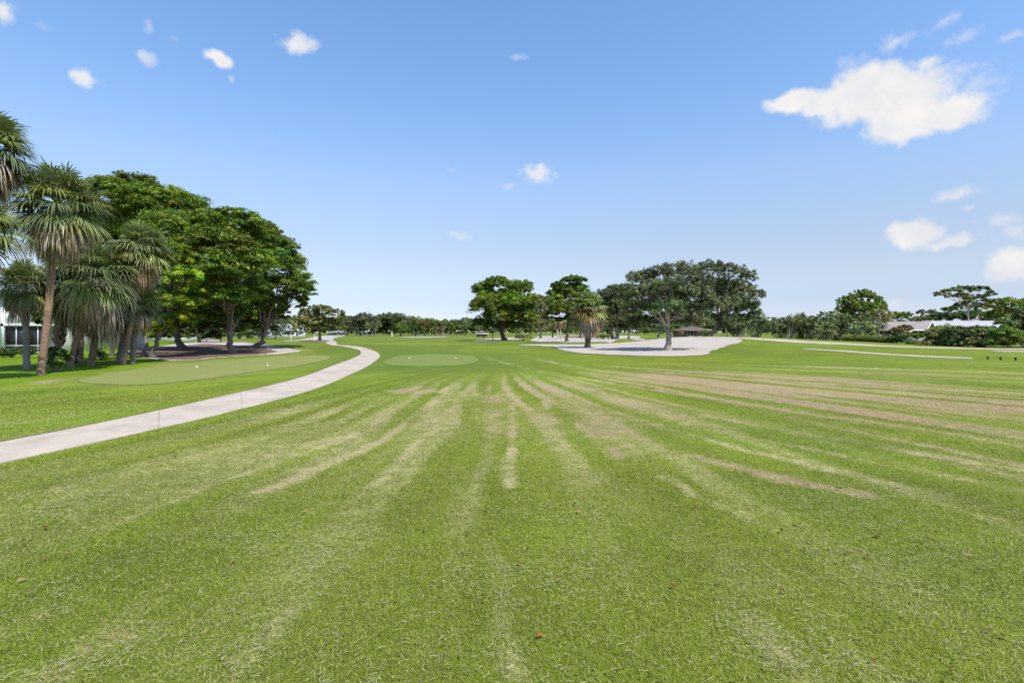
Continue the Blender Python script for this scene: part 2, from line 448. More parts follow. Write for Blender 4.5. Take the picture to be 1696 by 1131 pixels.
PATCHES = [(668, 648, 1.0, 0.55, 1.2), (700, 650, .6, .5, 1.0), (780, 658, .9, .8, .7), (820, 660, 1.1, 0.8, 0.9), (755, 700, .8, .6, .6), (820, 690, .6, .5, .9), (905, 690, .6, .6, .9), (985, 700, .5, .5, 1.0), (1010, 720, .8, .5, .9),
           (930, 655, .8, .8, .6), (640, 690, .8, .6, .7), (770, 850, .3, .22, .55), (1290, 1080, .22, .2, .6), (340, 720, 1.2, .6, .3), (140, 1075, .1, .12, .45), (180, 800, 1.0, .5, .3)]
PATCHES = [(*G(a, b)[:2], w, h, s) for a, b, w, h, s in PATCHES]

GREEN = np.array([0.138, 0.179, 0.016]); STRAW = np.array(STRAW); BROWN = np.array(BROWN)
TEEC = np.array([0.152, 0.178, 0.042]); ROUGH = np.array([0.118, 0.195, 0.008]); DARK = np.array([0.086, 0.130, 0.018])

def wear(x, y):
    """straw (pale) and brown (scalped) amounts of the mown lawn"""
    th = np.arctan2(x + 1.2, 37 - y); r = np.hypot(x + 1.2, 37 - y)
    wq = th + 0.05 * (fbm(x * 0.10, y * 0.10, 5) - 0.5) + 0.004 * (fbm(x * 0.9, y * 0.9, 6) - 0.5)
    s = 0.18 * vnoise(wq * 28, r * 0.05, 11) + 0.46 * vnoise(wq * 62, r * 0.06, 12) + 0.36 * vnoise(wq * 104, r * 0.09, 13)
    reg = fbm(x * 0.09, y * 0.09, 21, 3)
    right = sstep(1.5, 7.5, x) * (0.55 * sstep(4.5, 7.5, y) + 0.45 * sstep(9, 13, y)) * (1 - sstep(24, 31, y + 0.15 * x))
    dens = (0.55 + 0.35 * right) * (1 - 0.3 * sstep(-0.5, -4, x))
    near = sstep(2.5, 7, y) * (1 - sstep(19 + 8 * sstep(2, 7, x), 29 + 8 * sstep(2, 7, x), y))
    st = sstep(0.50 - 0.10 * right, 0.64 - 0.06 * right, s + 0.25 * (reg - 0.5)) * dens * (0.12 + 0.88 * near)
    st = st * (1 - 0.6 * sstep(-3, -8, x) * sstep(9, 14, y))
    # broad, soft wear: a tired middle, a wide tan right flank, pale mower lines on the left
    mid = np.exp(-((x - 0.8) / 4.2) ** 2) * sstep(6.5, 11, y) * (1 - sstep(18, 25, y))
    lef = sstep(-0.5, -3, x) * sstep(4.5, 7.5, y) * (1 - sstep(11, 17, y)) * (1 - sstep(-8, -11, x))
    zone = np.clip(0.85 * mid + 1.0 * right + 0.42 * lef, 0, 1)
    soft = sstep(0.41, 0.64, s + 0.3 * (reg - 0.5))
    st = np.maximum(0.62 * st, zone * (0.05 + 0.72 * soft * (0.45 + 0.8 * fbm(x * 0.8, y * 0.5, 43, 3))))
    br = np.clip((right + 0.6 * mid) * sstep(0.28, 0.55, reg + 0.3 * (s - 0.5)) * 0.95, 0, 1)
    wx = x + 0.22 * (fbm(x * 1.1, y * 1.1, 31) - 0.5) ; wy = y + 0.6 * (fbm(x * 1.1, y * 1.1, 32) - 0.5)
    brk = 0.40 + 0.75 * sstep(0.28, 0.72, fbm(x * 1.7, y * 0.9, 41, 3))
    for p, w, a, b in STREAKS:
        d = seg_dist(wx, wy, p); g = np.exp(-(d / (0.8 * w)) ** 2) * brk
        st = np.maximum(st, a * g * 0.9 * (0.5 + 0.5 * sstep(3.5, 7, y))); br = np.maximum(br, b * g)
    for cx, cy, w, h, a in PATCHES:
        t0 = math.atan2(cx + 1.2, 37 - cy); r1 = math.hypot(cx + 1.2, 37 - cy)
        q = ((th - t0) * r1 / (0.75 * h) + 0.5 * (fbm(x * 1.5, y * 1.5, 33) - 0.5)) ** 2 + ((r - r1) / (1.5 * w + 0.6)) ** 2
        g = np.exp(-q) * brk * a * 0.75
        st = np.maximum(st, 0.8 * g); br = np.maximum(br, g)
    st = st + 0.5 * (fbm(x * 0.6, y * 0.25, 51, 3) - 0.5) * 0.5
    st = np.clip(st, 0, 1)
    # only the open lawn in the middle and on the right is scalped
    off = sstep(38, 50, y)
    return st * (1 - off), np.clip(br, 0, 1) * (1 - off)

def lawn_colour(x, y, worn=True):
    st, br = wear(x, y)
    big = fbm(x * 0.045, y * 0.045, 61, 3)
    patch = fbm(x * 0.35, y * 0.35, 66, 3)
    c = GREEN[None] * (0.66 + 0.34 * big + 0.34 * patch)[:, None]
    c[:, 0] *= 0.90 + 0.22 * fbm(x * 0.2, y * 0.2, 67, 3)
    c = c * (1 + 0.16 * (fbm(x * 0.05, y * 0.3, 63, 2) - 0.5)[:, None] * sstep(30, 60, y)[:, None])
    th = np.arctan2(x + 1.2, 37 - y) + 0.05 * (fbm(x * 0.10, y * 0.10, 5) - 0.5); r = np.hypot(x + 1.2, 37 - y)
    mow = 0.5 * vnoise(th * 46, r * 0.05, 14) + 0.5 * vnoise(th * 88, r * 0.07, 15)
    c = c * (1 + 0.50 * (mow - 0.5) * sstep(2, 5, y) * (1 - sstep(30, 40, y)))[:, None]
    lush = sstep(0.5, 0.64, fbm(x * 0.12, y * 0.05, 65, 3)) * sstep(36, 50, y) * (1 - sstep(110, 160, y)) * 0.6
    c = c * (1 - lush)[:, None] + DARK[None] * lush[:, None]
    # darker apron round the middle tee
    ap = (1 - sstep(0, 9, sdist(x, y, tee_c_poly))) * 0.75
    c = c * (1 - ap)[:, None] + (DARK * 1.05)[None] * ap[:, None]
    # far fairway is lighter
    far = sstep(70, 160, y) * 0.45
    c = c * (1 - far)[:, None] + (TEEC * np.array([0.85, 0.92, 0.7]))[None] * far[:, None]
    dl = sdist(x, y, tee_l_poly)
    k = (1 - sstep(-0.4, 2.0, dl)) * 0.55
    c = c * (1 - k)[:, None] + TEEC[None] * k[:, None]
    rg = 1 - sstep(-0.35, 0.25, sdist(x, y, rough_poly) + 0.7 * (fbm(x * 0.8, y * 0.8, 71) - 0.5))
    e = np.clip(st * (1 - rg), 0, 1) * (0.9 if worn else 0.0)
    col = STRAW[None] * (1 - br)[:, None] + BROWN[None] * br[:, None]
    c = c * (1 - e)[:, None] + col * e[:, None]
    # dry brown fringe between rough and mown lawn
    fr = np.exp(-((sdist(x, y, rough_poly) - 0.5) / 0.45) ** 2) * sstep(0.48, 0.62, fbm(x * 0.5, y * 0.5, 73)) * 0.7
    c = c * (1 - fr)[:, None] + BROWN[None] * fr[:, None]
    c = c * (1 - rg)[:, None] + (ROUGH[None] * (0.8 + 0.4 * fbm(x * 0.25, y * 0.25, 75))[:, None]) * rg[:, None]
    return c

# ground sheet
def spaced(fine0, fine1, step, far0, far1, growth):
    a = list(np.arange(fine0, fine1 + 1e-6, step)); s = step
    while a[-1] < far1: s *= growth; a.append(a[-1] + s)
    s = step; b = [a[0]]
    while b[-1] > far0: s *= growth; b.append(b[-1] - s)
    return np.array(b[:0:-1] + a)
GX = spaced(-15, 19, 0.15, -2600, 2600, 1.045); GY = spaced(1.2, 24, 0.15, -300, 3200, 1.04)
xx, yy = np.meshgrid(GX, GY); xf, yf = xx.ravel(), yy.ravel()
nx, ny = len(GX), len(GY)
i = np.arange(ny - 1)[:, None] * nx; j = np.arange(nx - 1)[None, :]
Q = np.stack([i + j, i + j + 1, i + nx + j + 1, i + nx + j], -1).reshape(-1, 4)
mb = MB(); mb.add(np.stack([xf, yf, terrain(xf, yf)], 1), Q, col=lawn_colour(xf, yf, False))
rg_ = 1 - sstep(-0.4, 0.2, sdist(xf, yf, rough_poly)); st_, br_ = wear(xf, yf)
mb.extra['wear'] = np.stack([st_ * (1 - rg_), br_ * (1 - rg_), 0 * st_], 1)
tag(mb.build('ground', M['lawn'], smooth=True), 'wide mown golf course lawn with pale scalped mowing streaks', 'lawn', kind='structure')

_, path_poly = ribbon('cart_path', PATH_L, PATH_R, M['concrete'], 0.014, 'pale concrete cart path curving away along the left of the lawn', 'path')

def soil_edge(px_line, side):
    L = smooth_open([G(*p)[:2] for p in px_line[:11]], 14)
    t = np.gradient(L, axis=0); t /= np.linalg.norm(t, axis=1, keepdims=True); nrm = np.stack([-t[:, 1], t[:, 0]], 1) * side
    w = 0.035 + 0.05 * fbm(L[:, 0] * 1.3, L[:, 1] * 1.3, 95, 3)
    A = L - nrm * 0.012; B2 = L + nrm * w[:, None]
    V = np.stack([np.c_[A, terrain(A[:, 0], A[:, 1]) + 0.020], np.c_[B2, terrain(B2[:, 0], B2[:, 1]) + 0.012]], 1).reshape(-1, 3)
    ii = np.arange(len(L) - 1) * 2
    mb = MB(); mb.add(V, np.stack([ii, ii + 2, ii + 3, ii + 1], 1))
    tag(mb.build('soil_edge', M['soil']), 'thin dark line of bare soil where the turf meets the far edge of the cart path', 'soil', kind='structure')
soil_edge(PATH_L, 1)

def tee_mat(name, c1, c2):
    m, nt = newmat(name); k = NT(nt)
    g = k.n('ShaderNodeNewGeometry').outputs['Position']
    n0 = k.noise(g, 0.5, 5, 0.65); n2 = k.noise(g, 25, 4, 0.7); n1 = k.noise(g, 2.5, 4, 0.6)
    c = k.mix(k.maprange(n0, 0.45, 0.72, 0, 0.8, True), (*c1, 1), (*c2, 1))
    f = k.math('ADD', k.maprange(n2, 0.3, 0.7, 0.85, 1.15), k.maprange(n1, 0.3, 0.7, -0.06, 0.06))
    pr = k.n('ShaderNodeBsdfPrincipled', {'Base Color': k.scale(c, f), 'Roughness': 0.9, 'Specular IOR Level': 0.1})
    k.out(pr.outputs[0]); return m
M['tee_c'] = tee_mat('tee_turf', (0.150, 0.190, 0.042), (0.165, 0.193, 0.050))
M['tee_l'] = tee_mat('worn_tee_turf', (0.190, 0.212, 0.058), (0.240, 0.210, 0.088))
sheet('tee', TEE_C, M['tee_c'], 0.016, 'oval closely mown tee in the middle of the course', 'tee', 1.0, 0.1)
sheet('tee', TEE_L, M['tee_l'], 0.012, 'long worn tee between the palms and the cart path', 'tee', 1.0, 0.15)

# sand and litter
S_MAIN = [(858, 571.5), (890, 573), (918, 574.8), (930, 580), (962, 585), (1010, 587.5), (1095, 590.5), (1160, 588.5), (1173, 586), (1180, 581), (1198, 575), (1213, 570.5), (1230, 565.5), (1222, 561.5), (1190, 558.7), (1140, 558.2), (1104, 560), (1075, 563.5), (1045, 566.5), (1000, 569.3), (940, 570.6), (890, 570.4)]
sheet('sand', S_MAIN, M['sand'], 0.03, 'broad pale sand waste area round the spreading oak', 'sand', 1.2, 0.35)
sheet('sand', [(881, 562), (890, 566), (930, 567), (1000, 566.5), (1022, 563), (1060, 559), (1045, 556.3), (960, 555.2), (900, 556.5)], M['sand'], 0.03, 'far sand area behind the grass strip and dead skirted palm', 'sand', 2.0, 0.5)
sheet('sand', [(783, 563.6), (800, 565), (830, 564.5), (858, 562.6), (868, 559.5), (830, 560)], M['sand'], 0.03, 'sand strip under the big double crowned tree', 'sand', 2.0, 0.5)
sheet('sand', [(1044, 561.3), (1052, 563.5), (1068, 563.6), (1062, 561.2)], M['sand'], 0.03, 'small pale sand patch on the lawn behind the oaks', 'sand', 1.5, 0.2)
sheet('sand', [(470, 565.2), (500, 565.3), (538, 566.6), (556, 566.2), (552, 562.8), (557, 558.8), (572, 556), (545, 555.8), (528, 557.2), (510, 560.5)], M['sand'], 0.035, 'pale sandy ground round the lone tree beyond the path', 'sand', 2.5, 0.4)
sheet('sand', [(660, 558.3), (690, 559.4), (735, 558.4), (740, 557.2), (690, 558)], M['sand'], 0.05, 'thin distant bunker in the far fairway', 'sand', 3, 0.5)
S_BED = [(196, 583), (250, 595), (300, 598), (360, 593), (420, 589.2), (470, 586.3), (497, 582), (478, 577), (445, 572), (405, 567.5), (345, 563.2), (300, 569), (240, 577)]
sheet('sand', S_BED, M['sand'], 0.03, 'sandy bed with pale rim under the tall shade trees', 'sand', 1.2, 0.3)
sheet('mulch', [(205, 585), (252, 593.5), (300, 596.5), (360, 591.8), (420, 588), (455, 583.5), (440, 578), (400, 573), (345, 570), (300, 573.5), (250, 579)], M['mulch'], 0.05, 'brown leaf litter on the bed under the tall shade trees', 'mulch', 1.2, 0.6)
sheet('mulch', [(495, 565.0), (520, 566), (545, 565.6), (535, 563.6), (510, 563.6)], M['mulch'], 0.055, 'brown leaf litter under the lone tree beyond the path', 'mulch', 1.5, 0.4)
sheet('mulch', [(925, 558), (945, 559.5), (1000, 559.3), (1020, 557.5), (975, 556)], M['mulch'], 0.055, 'brown litter on the far sand behind the skirted palm', 'mulch', 2, 0.6)

_, p2 = ribbon('cart_path', [(1168, 557.6), (1230, 559.2), (1300, 562.6), (1340, 565.5), (1395, 568.2), (1480, 573.0), (1560, 575.4), (1720, 577.8)],
          [(1168, 559.0), (1230, 561.4), (1300, 566.4), (1350, 569.2), (1400, 571.2), (1480, 575.0), (1560, 577.1), (1720, 579.4)], M['concrete'], 0.03, 'far cart path running along the foot of the right hand shrubs', 'path')
_, p3 = ribbon('cart_path', [(1325, 577.5), (1400, 581.2), (1470, 586.2), (1530, 589.3), (1610, 593.3)],
          [(1335, 579.0), (1400, 583.2), (1470, 588.4), (1530, 591.7), (1610, 594.6)], M['concrete'], 0.03, 'narrow pale path in front of the far right fairway', 'path')
sheet('sand', [(1640, 581.6), (1665, 583.2), (1730, 583.4), (1730, 581.4), (1670, 581.4)], M['sand'], 0.03, 'thin sand strip on the far right fairway', 'sand', 2, 0.2)

# ------------------------------------------------------------------ grass blades close by
def grass():
    rng = np.random.default_rng(3)
    bands = [(1.2, 4.5, 12500, 1.0), (4.5, 7.0, 6000, 1.2), (7.0, 10.5, 2300, 1.6), (10.5, 15.0, 1000, 2.1), (15.0, 21.0, 330, 2.7)]
    mb = MB()
    for y0, y1, den, ks in bands:
        xw = 1.05 * y1 + 2.6
        n = int((y1 - y0) * 2 * xw * den)
        y = rng.uniform(y0, y1, n); x = rng.uniform(-xw, xw, n)
        k = np.abs(x) < 1.03 * y + 2.6
        x, y = x[k], y[k]
        k = ~inside(x + rng.normal(0, 0.035, len(x)), y + rng.normal(0, 0.05, len(x)), path_poly); x, y = x[k], y[k]
        k = sdist(x, y, rough_poly) > 0.2; x, y = x[k], y[k]
        # fade the last bands out
        p = np.where(y > 12, 1 - sstep(12, 21, y), 1.0)
        k = rng.random(len(x)) < p; x, y = x[k], y[k]
        n = len(x)
        st, br = wear(x, y)
        clump = fbm(x * 9, y * 9, 81, 2)
        L = rng.uniform(0.019, 0.041, n) * (0.75 + 0.5 * clump) * (1 - 0.25 * br) * ks ** 0.6
        W = rng.uniform(0.0024, 0.0047, n) * ks
        az = rng.uniform(0, 2 * math.pi, n)
        tilt = rng.uniform(0.15, 1.15, n) + 0.35 * st
        bend = rng.uniform(0.1, 0.9, n)
        dirx, diry = np.cos(az), np.sin(az)
        fa = az + math.pi / 2 + rng.normal(0, 0.5, n)
        sx, sy = np.cos(fa), np.sin(fa)
        z0 = terrain(x, y) - 0.003
        def pt(t):
            tt = tilt + bend * t
            return x + dirx * L * t * np.sin(tt), y + diry * L * t * np.sin(tt), z0 + L * t * np.cos(np.minimum(tt, 1.45))
        a = pt(0.0); b = pt(0.55); c = pt(1.0)
        V = np.empty((n, 5, 3))
        for q, (p, w) in enumerate(((a, 0.9), (a, -0.9), (b, 1.0), (b, -1.0), (c, 0))):
            V[:, q, 0] = p[0] + sx * W * w * 0.5; V[:, q, 1] = p[1] + sy * W * w * 0.5; V[:, q, 2] = p[2]
        base = np.arange(n)[:, None] * 5
        Qd = base + np.array([[0, 1, 3, 2]]); Td = base + np.array([[2, 3, 4]])
        g = lawn_colour(x, y)
        v = rng.random(n)
        yel = (rng.random(n) < 0.42)
        c0 = g * (0.70 + 0.75 * v)[:, None]
        c0[yel] = c0[yel] * np.array([1.55, 1.4, 1.9]) + np.array([0.03, 0.03, 0.015])
        ps = 0.13 + 0.60 * np.clip(st, 0, 1)
        dead = rng.random(n) < ps
        scol = STRAW[None] * (1 - br)[:, None] + BROWN[None] * br[:, None]
        c0[dead] = (scol * (0.8 + 0.55 * rng.random(n))[:, None])[dead]
        C = np.repeat(c0, 5, 0)
        mb.add(V.reshape(-1, 3), Qd, Td, col=C)
    # pale runners lying on top of the turf
    n = 120000
    y = 1.9 + 9.5 * rng.random(n) ** 1.5; x = rng.uniform(-1, 1, n) * (1.03 * y + 1.0)
    st, br = wear(x, y)
    k = (rng.random(n) < 0.10 + 0.95 * st * sstep(0.35, 0.6, fbm(x * 2.2, y * 2.2, 91, 2)) + 0.5 * sstep(0.58, 0.68, fbm(x * 1.3, y * 1.3, 92, 3))) & ~inside(x, y, path_poly); x, y, st = x[k], y[k], st[k]; n = len(x)
    seg = 6; L = rng.uniform(0.022, 0.062, n); az = rng.uniform(0, 2 * math.pi, n)
    W = rng.uniform(0.0020, 0.0032, n) * (0.8 + y * 0.09)
    P = np.empty((n, seg, 3)); cur = np.stack([x, y], 1)
    zz = terrain(x, y) + rng.uniform(0.014, 0.032, n)
    V = np.empty((n, seg, 2, 3))
    arch = rng.uniform(0.0, 0.007, n)
    for q in range(seg):
        t = q / (seg - 1)
        d = np.stack([np.cos(az), np.sin(az)], 1)
        nrm = np.stack([-d[:, 1], d[:, 0]], 1)
        w = (W * (1 - 0.6 * t))[:, None] * nrm * 0.5
        z = zz + arch * math.sin(math.pi * t)
        V[:, q, 0, :2] = cur + w; V[:, q, 1, :2] = cur - w; V[:, q, 0, 2] = z + 0.001; V[:, q, 1, 2] = z
        cur = cur + d * (L / (seg - 1))[:, None]; az = az + rng.normal(0, 0.18, n)
    base = np.arange(n)[:, None, None] * seg * 2 + np.arange(seg - 1)[None, :, None] * 2
    Qd = (base + np.array([0, 1, 3, 2])[None, None, :]).reshape(-1, 4)
    rc = np.array([0.42, 0.40, 0.23])[None] * rng.uniform(0.65, 1.2, n)[:, None]
    mb.add(V.reshape(-1, 3), Qd, col=np.repeat(rc, seg * 2, 0))
    o = mb.build('grass', M['blade'])
    tag(o, 'short mown grass blades with pale dry runners in the foreground', 'grass', kind='stuff')
grass()

# ------------------------------------------------------------------ fallen leaves
def leaf_mesh(kind, col, seed):
    rng = np.random.default_rng(seed); mb = MB()
    n = 7; t = np.linspace(0, 1, n)
    w = 0.5 * np.sin(math.pi * t ** 0.8) ** 0.9 * (0.46 if kind != 'curled' else 0.36) + 0.004
    lift = 0.10 * np.sin(t * math.pi) + (0.34 * (t - 0.5) ** 2 * 2 if kind == 'curled' else 0.08 * t)
    cup = 0.16 if kind == 'flat' else 0.38
    V = []
    for q in range(n):
        for s in (-1, -0.5, 0, 0.5, 1):
            jit = 0.012 * rng.normal()
            V.append([t[q] - 0.5, s * w[q] * (1 + jit), lift[q] + cup * w[q] * abs(s) ** 1.5 + 0.01 * rng.normal()])
    Qf = [[q * 5 + s, q * 5 + s + 1, (q + 1) * 5 + s + 1, (q + 1) * 5 + s] for q in range(n - 1) for s in range(4)]
    V = np.array(V)
    c = np.array(col)[None] * (0.8 + 0.4 * rng.random((len(V), 1)))
    mb.add(V, Qf, col=c)
    mb.tube([[-0.5, 0, lift[0]], [-0.64, 0.02, lift[0] + 0.03], [-0.76, 0.05, lift[0] + 0.02]], [0.016, 0.012, 0.009], 5, col=np.array(col) * 0.6)
    return mb
LEAFKINDS = {
    'orange': (leaf_mesh('flat', (0.55, 0.10, 0.02), 1), 'bright orange red leaf lying on the grass near the camera', None),
    'brown': (leaf_mesh('curled', (0.13, 0.058, 0.026), 2), 'small dry brown leaf lying on the mown grass', 'dry brown leaves on the lawn'),
    'dark': (leaf_mesh('curled', (0.045, 0.028, 0.02), 3), 'small blackish curled leaf lying on the mown grass', 'blackish leaves on the lawn'),
    'tan': (leaf_mesh('flat', (0.27, 0.165, 0.08), 4), 'small pale tan leaf lying on the mown grass', 'pale tan leaves on the lawn'),
    'maroon': (leaf_mesh('curled', (0.14, 0.022, 0.015), 5), 'dark maroon curled leaf on the grass', None)}
FALLEN = [(894, 1060, 'orange', .060), (1115, 976, 'maroon', .055), (860, 938, 'brown', .055), (926, 966, 'tan', .06), (1190, 972, 'brown', .06), (1297, 985, 'brown', .06),
    (703, 882, 'brown', .06), (757, 856, 'tan', .05), (804, 853, 'dark', .05), (600, 815, 'dark', .06), (608, 817, 'dark', .05), (505, 851, 'tan', .07), (322, 862, 'brown', .06),
    (72, 931, 'brown', .07), (42, 907, 'brown', .07), (110, 926, 'brown', .06), (48, 939, 'dark', .05), (35, 966, 'tan', .06), (145, 913, 'tan', .06), (387, 934, 'tan', .06), (440, 1055, 'brown', .05),
    (58, 842, 'dark', .06), (75, 878, 'brown', .07), (180, 839, 'brown', .06), (265, 808, 'brown', .06), (333, 813, 'brown', .06), (246, 850, 'dark', .05), (440, 719, 'dark', .09), (290, 760, 'dark', .08), (600, 717, 'brown', .10), (155, 751, 'dark', .08),
    (535, 792, 'brown', .07), (640, 803, 'dark', .06), (715, 816, 'dark', .05), (952, 838, 'dark', .06), (975, 848, 'dark', .05), (958, 852, 'tan', .07), (1083, 834, 'dark', .06), (1042, 803, 'dark', .07), (1152, 845, 'brown', .07),
    (1322, 872, 'brown', .07), (1455, 892, 'brown', .07), (1404, 920, 'brown', .06), (1436, 926, 'brown', .06), (1605, 925, 'tan', .06), (1620, 950, 'dark', .05), (1295, 883, 'dark', .06), (1536, 898, 'dark', .06), (1485, 814, 'dark', .08), (1390, 813, 'dark', .08), (1333, 915, 'dark', .05),
    (1638, 1050, 'brown', .055), (1656, 1067, 'dark', .05), (1447, 1101, 'brown', .05), (1576, 1119, 'brown', .05), (1196, 715, 'dark', .09), (1393, 723, 'brown', .10), (1440, 740, 'dark', .09), (924, 1006, 'tan', .04), (815, 880, 'dark', .05), (675, 872, 'brown', .05), (875, 912, 'dark', .05)]
_first = {}
rl = np.random.default_rng(9)
for px, py, kd, s in FALLEN:
    p = G(px, py); mbk, lab, grp = LEAFKINDS[kd]
    if kd not in _first:
        o = mbk.build('fallen_leaf', M['dryleaf'], smooth=True); _first[kd] = o; tag(o, lab, 'leaf', grp)
    else:
        o = _first[kd].copy(); COL.objects.link(o)
    o.location = (p[0], p[1], p[2] + 0.028); o.scale = (s * 0.98,) * 3
    o.rotation_euler = (rl.uniform(-.25, .25), rl.uniform(-.25, .25), rl.uniform(0, 6.28))
# ------------------------------------------------------------------ vegetation generators
def unit(v): return v / (np.linalg.norm(v, axis=-1, keepdims=True) + 1e-9)

def leaf_quads(mb, P, N, size, width, col, rng, m=0):
    n = len(P)
    t = unit(np.cross(N, rng.normal(size=(n, 3)))); b = np.cross(N, t)
    s = size[:, None]; w = width[:, None]
    V = np.empty((n, 4, 3))
    V[:, 0] = P - t * s * 0.5
    V[:, 1] = P + b * w * 0.5 + N * w * 0.18 - t * s * 0.05
    V[:, 2] = P + t * s * 0.5 - N * s * 0.10
    V[:, 3] = P - b * w * 0.5 + N * w * 0.18 - t * s * 0.05
    Q = np.arange(n * 4).reshape(n, 4)
    mb.add(V.reshape(-1, 3), Q, col=np.repeat(col, 4, 0), m=m)

COLS = {  # base colours of foliage: main, young / light share
    'mahogany': ((0.080, 0.138, 0.010), (0.172, 0.238, 0.016), 0.42),
    'light': ((0.12, 0.20, 0.010), (0.27, 0.35, 0.020), 0.55),
    'oak': ((0.078, 0.108, 0.036), (0.150, 0.185, 0.066), 0.36),
    'olive': ((0.145, 0.175, 0.040), (0.24, 0.265, 0.075), 0.45),
    'dull': ((0.092, 0.135, 0.032), (0.16, 0.205, 0.05), 0.40),
    'fresh': ((0.10, 0.165, 0.018), (0.19, 0.26, 0.03), 0.42),
    'grey': ((0.110, 0.120, 0.070), (0.170, 0.170, 0.110), 0.40),
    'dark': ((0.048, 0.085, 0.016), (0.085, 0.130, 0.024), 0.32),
    'coppery': ((0.130, 0.085, 0.030), (0.160, 0.140, 0.040), 0.50),
}
STYLES = {  # leaf length, width ratio, puff radius (share of lobe), puff flatten, shell inner, twig spread
    'broad': dict(leaf=0.24, asp=0.55, puff=0.30, flat=0.55, inner=0.45, outer=1.04, per=70),
    'fine':  dict(leaf=0.19, asp=0.50, puff=0.17, flat=0.85, inner=0.30, outer=1.30, per=40),
    'tier':  dict(leaf=0.26, asp=0.50, puff=0.34, flat=0.34, inner=0.55, outer=1.05, per=80),
    'round': dict(leaf=0.24, asp=0.60, puff=0.26, flat=0.95, inner=0.70, outer=1.02, per=60),
}

def crown_mesh(lobes, style, colname, rng, cover=2.6, leafscale=1.0):
    """lobes: list of (centre xyz, rx, ry, rz) in metres"""
    S = STYLES[style]; mb = MB(); cm, cl, sh = COLS[colname]; cm = np.array(cm); cl = np.array(cl)
    Lf = S['leaf'] * leafscale; tips = []
    for (c, rx, ry, rz) in lobes:
        c = np.asarray(c, float); R = np.array([rx, ry, rz])
        area = 4 * math.pi * ((rx * ry) ** 1.6 / 3 + (rx * rz) ** 1.6 / 3 + (ry * rz) ** 1.6 / 3) ** (1 / 1.6)
        nl = int(cover * area / (Lf * Lf * S['asp'] * 0.5))
        npf = max(5, nl // S['per'])
        d = unit(rng.normal(size=(npf, 3))); d[:, 2] = np.where(d[:, 2] < -0.35, -d[:, 2] * 0.8, d[:, 2]); d = unit(d)
        rad = S['inner'] + (S['outer'] - S['inner']) * rng.random(npf) ** 0.55
        lump = 0.82 + 0.36 * vnoise(np.arctan2(d[:, 1], d[:, 0]) * 1.6 + c[0], d[:, 2] * 2.6 + c[2], int(abs(c[0] * 7)) % 50)
        pc = c + d * R * (rad * lump)[:, None]
        pr = S['puff'] * min(rx, rz) * np.exp(rng.normal(-0.08, 0.38, npf))
        pr = np.clip(pr, 0.28, 2.2)
        per = S['per']
        idx = np.repeat(np.arange(npf), per)
        n = len(idx)
        off = rng.normal(size=(n, 3)); off = unit(off) * (rng.random(n) ** 0.5)[:, None]
        off[:, 2] *= S['flat']
        # puffs droop at their outer rim
        P = pc[idx] + off * pr[idx][:, None]
        P[:, 2] -= 0.25 * pr[idx] * (np.hypot(off[:, 0], off[:, 1]) ** 2)
        N = unit(0.55 * d[idx] + 0.5 * unit(off) + np.array([0, 0, 0.55]) + 0.75 * rng.normal(size=(n, 3)))
        young = (rng.random(npf) < sh)
        lob = rng.uniform(0.74, 1.18) * np.array([rng.uniform(0.9, 1.18), 1.0, rng.uniform(0.85, 1.15)])
        pcx = np.where(young[:, None], cl, cm) * lob * rng.uniform(0.72, 1.25, (npf, 1)) * (1 + 0.08 * rng.normal(size=(npf, 3)))
        col = np.clip(pcx[idx] * rng.uniform(0.7, 1.35, (n, 1)), 0.004, 0.6)
        sz = Lf * rng.uniform(0.65, 1.35, n)
        leaf_quads(mb, P, N, sz, sz * S['asp'] * rng.uniform(0.8, 1.2, n), col, rng)
        tips.append(pc[rng.integers(0, npf, 6)])
    return mb, tips

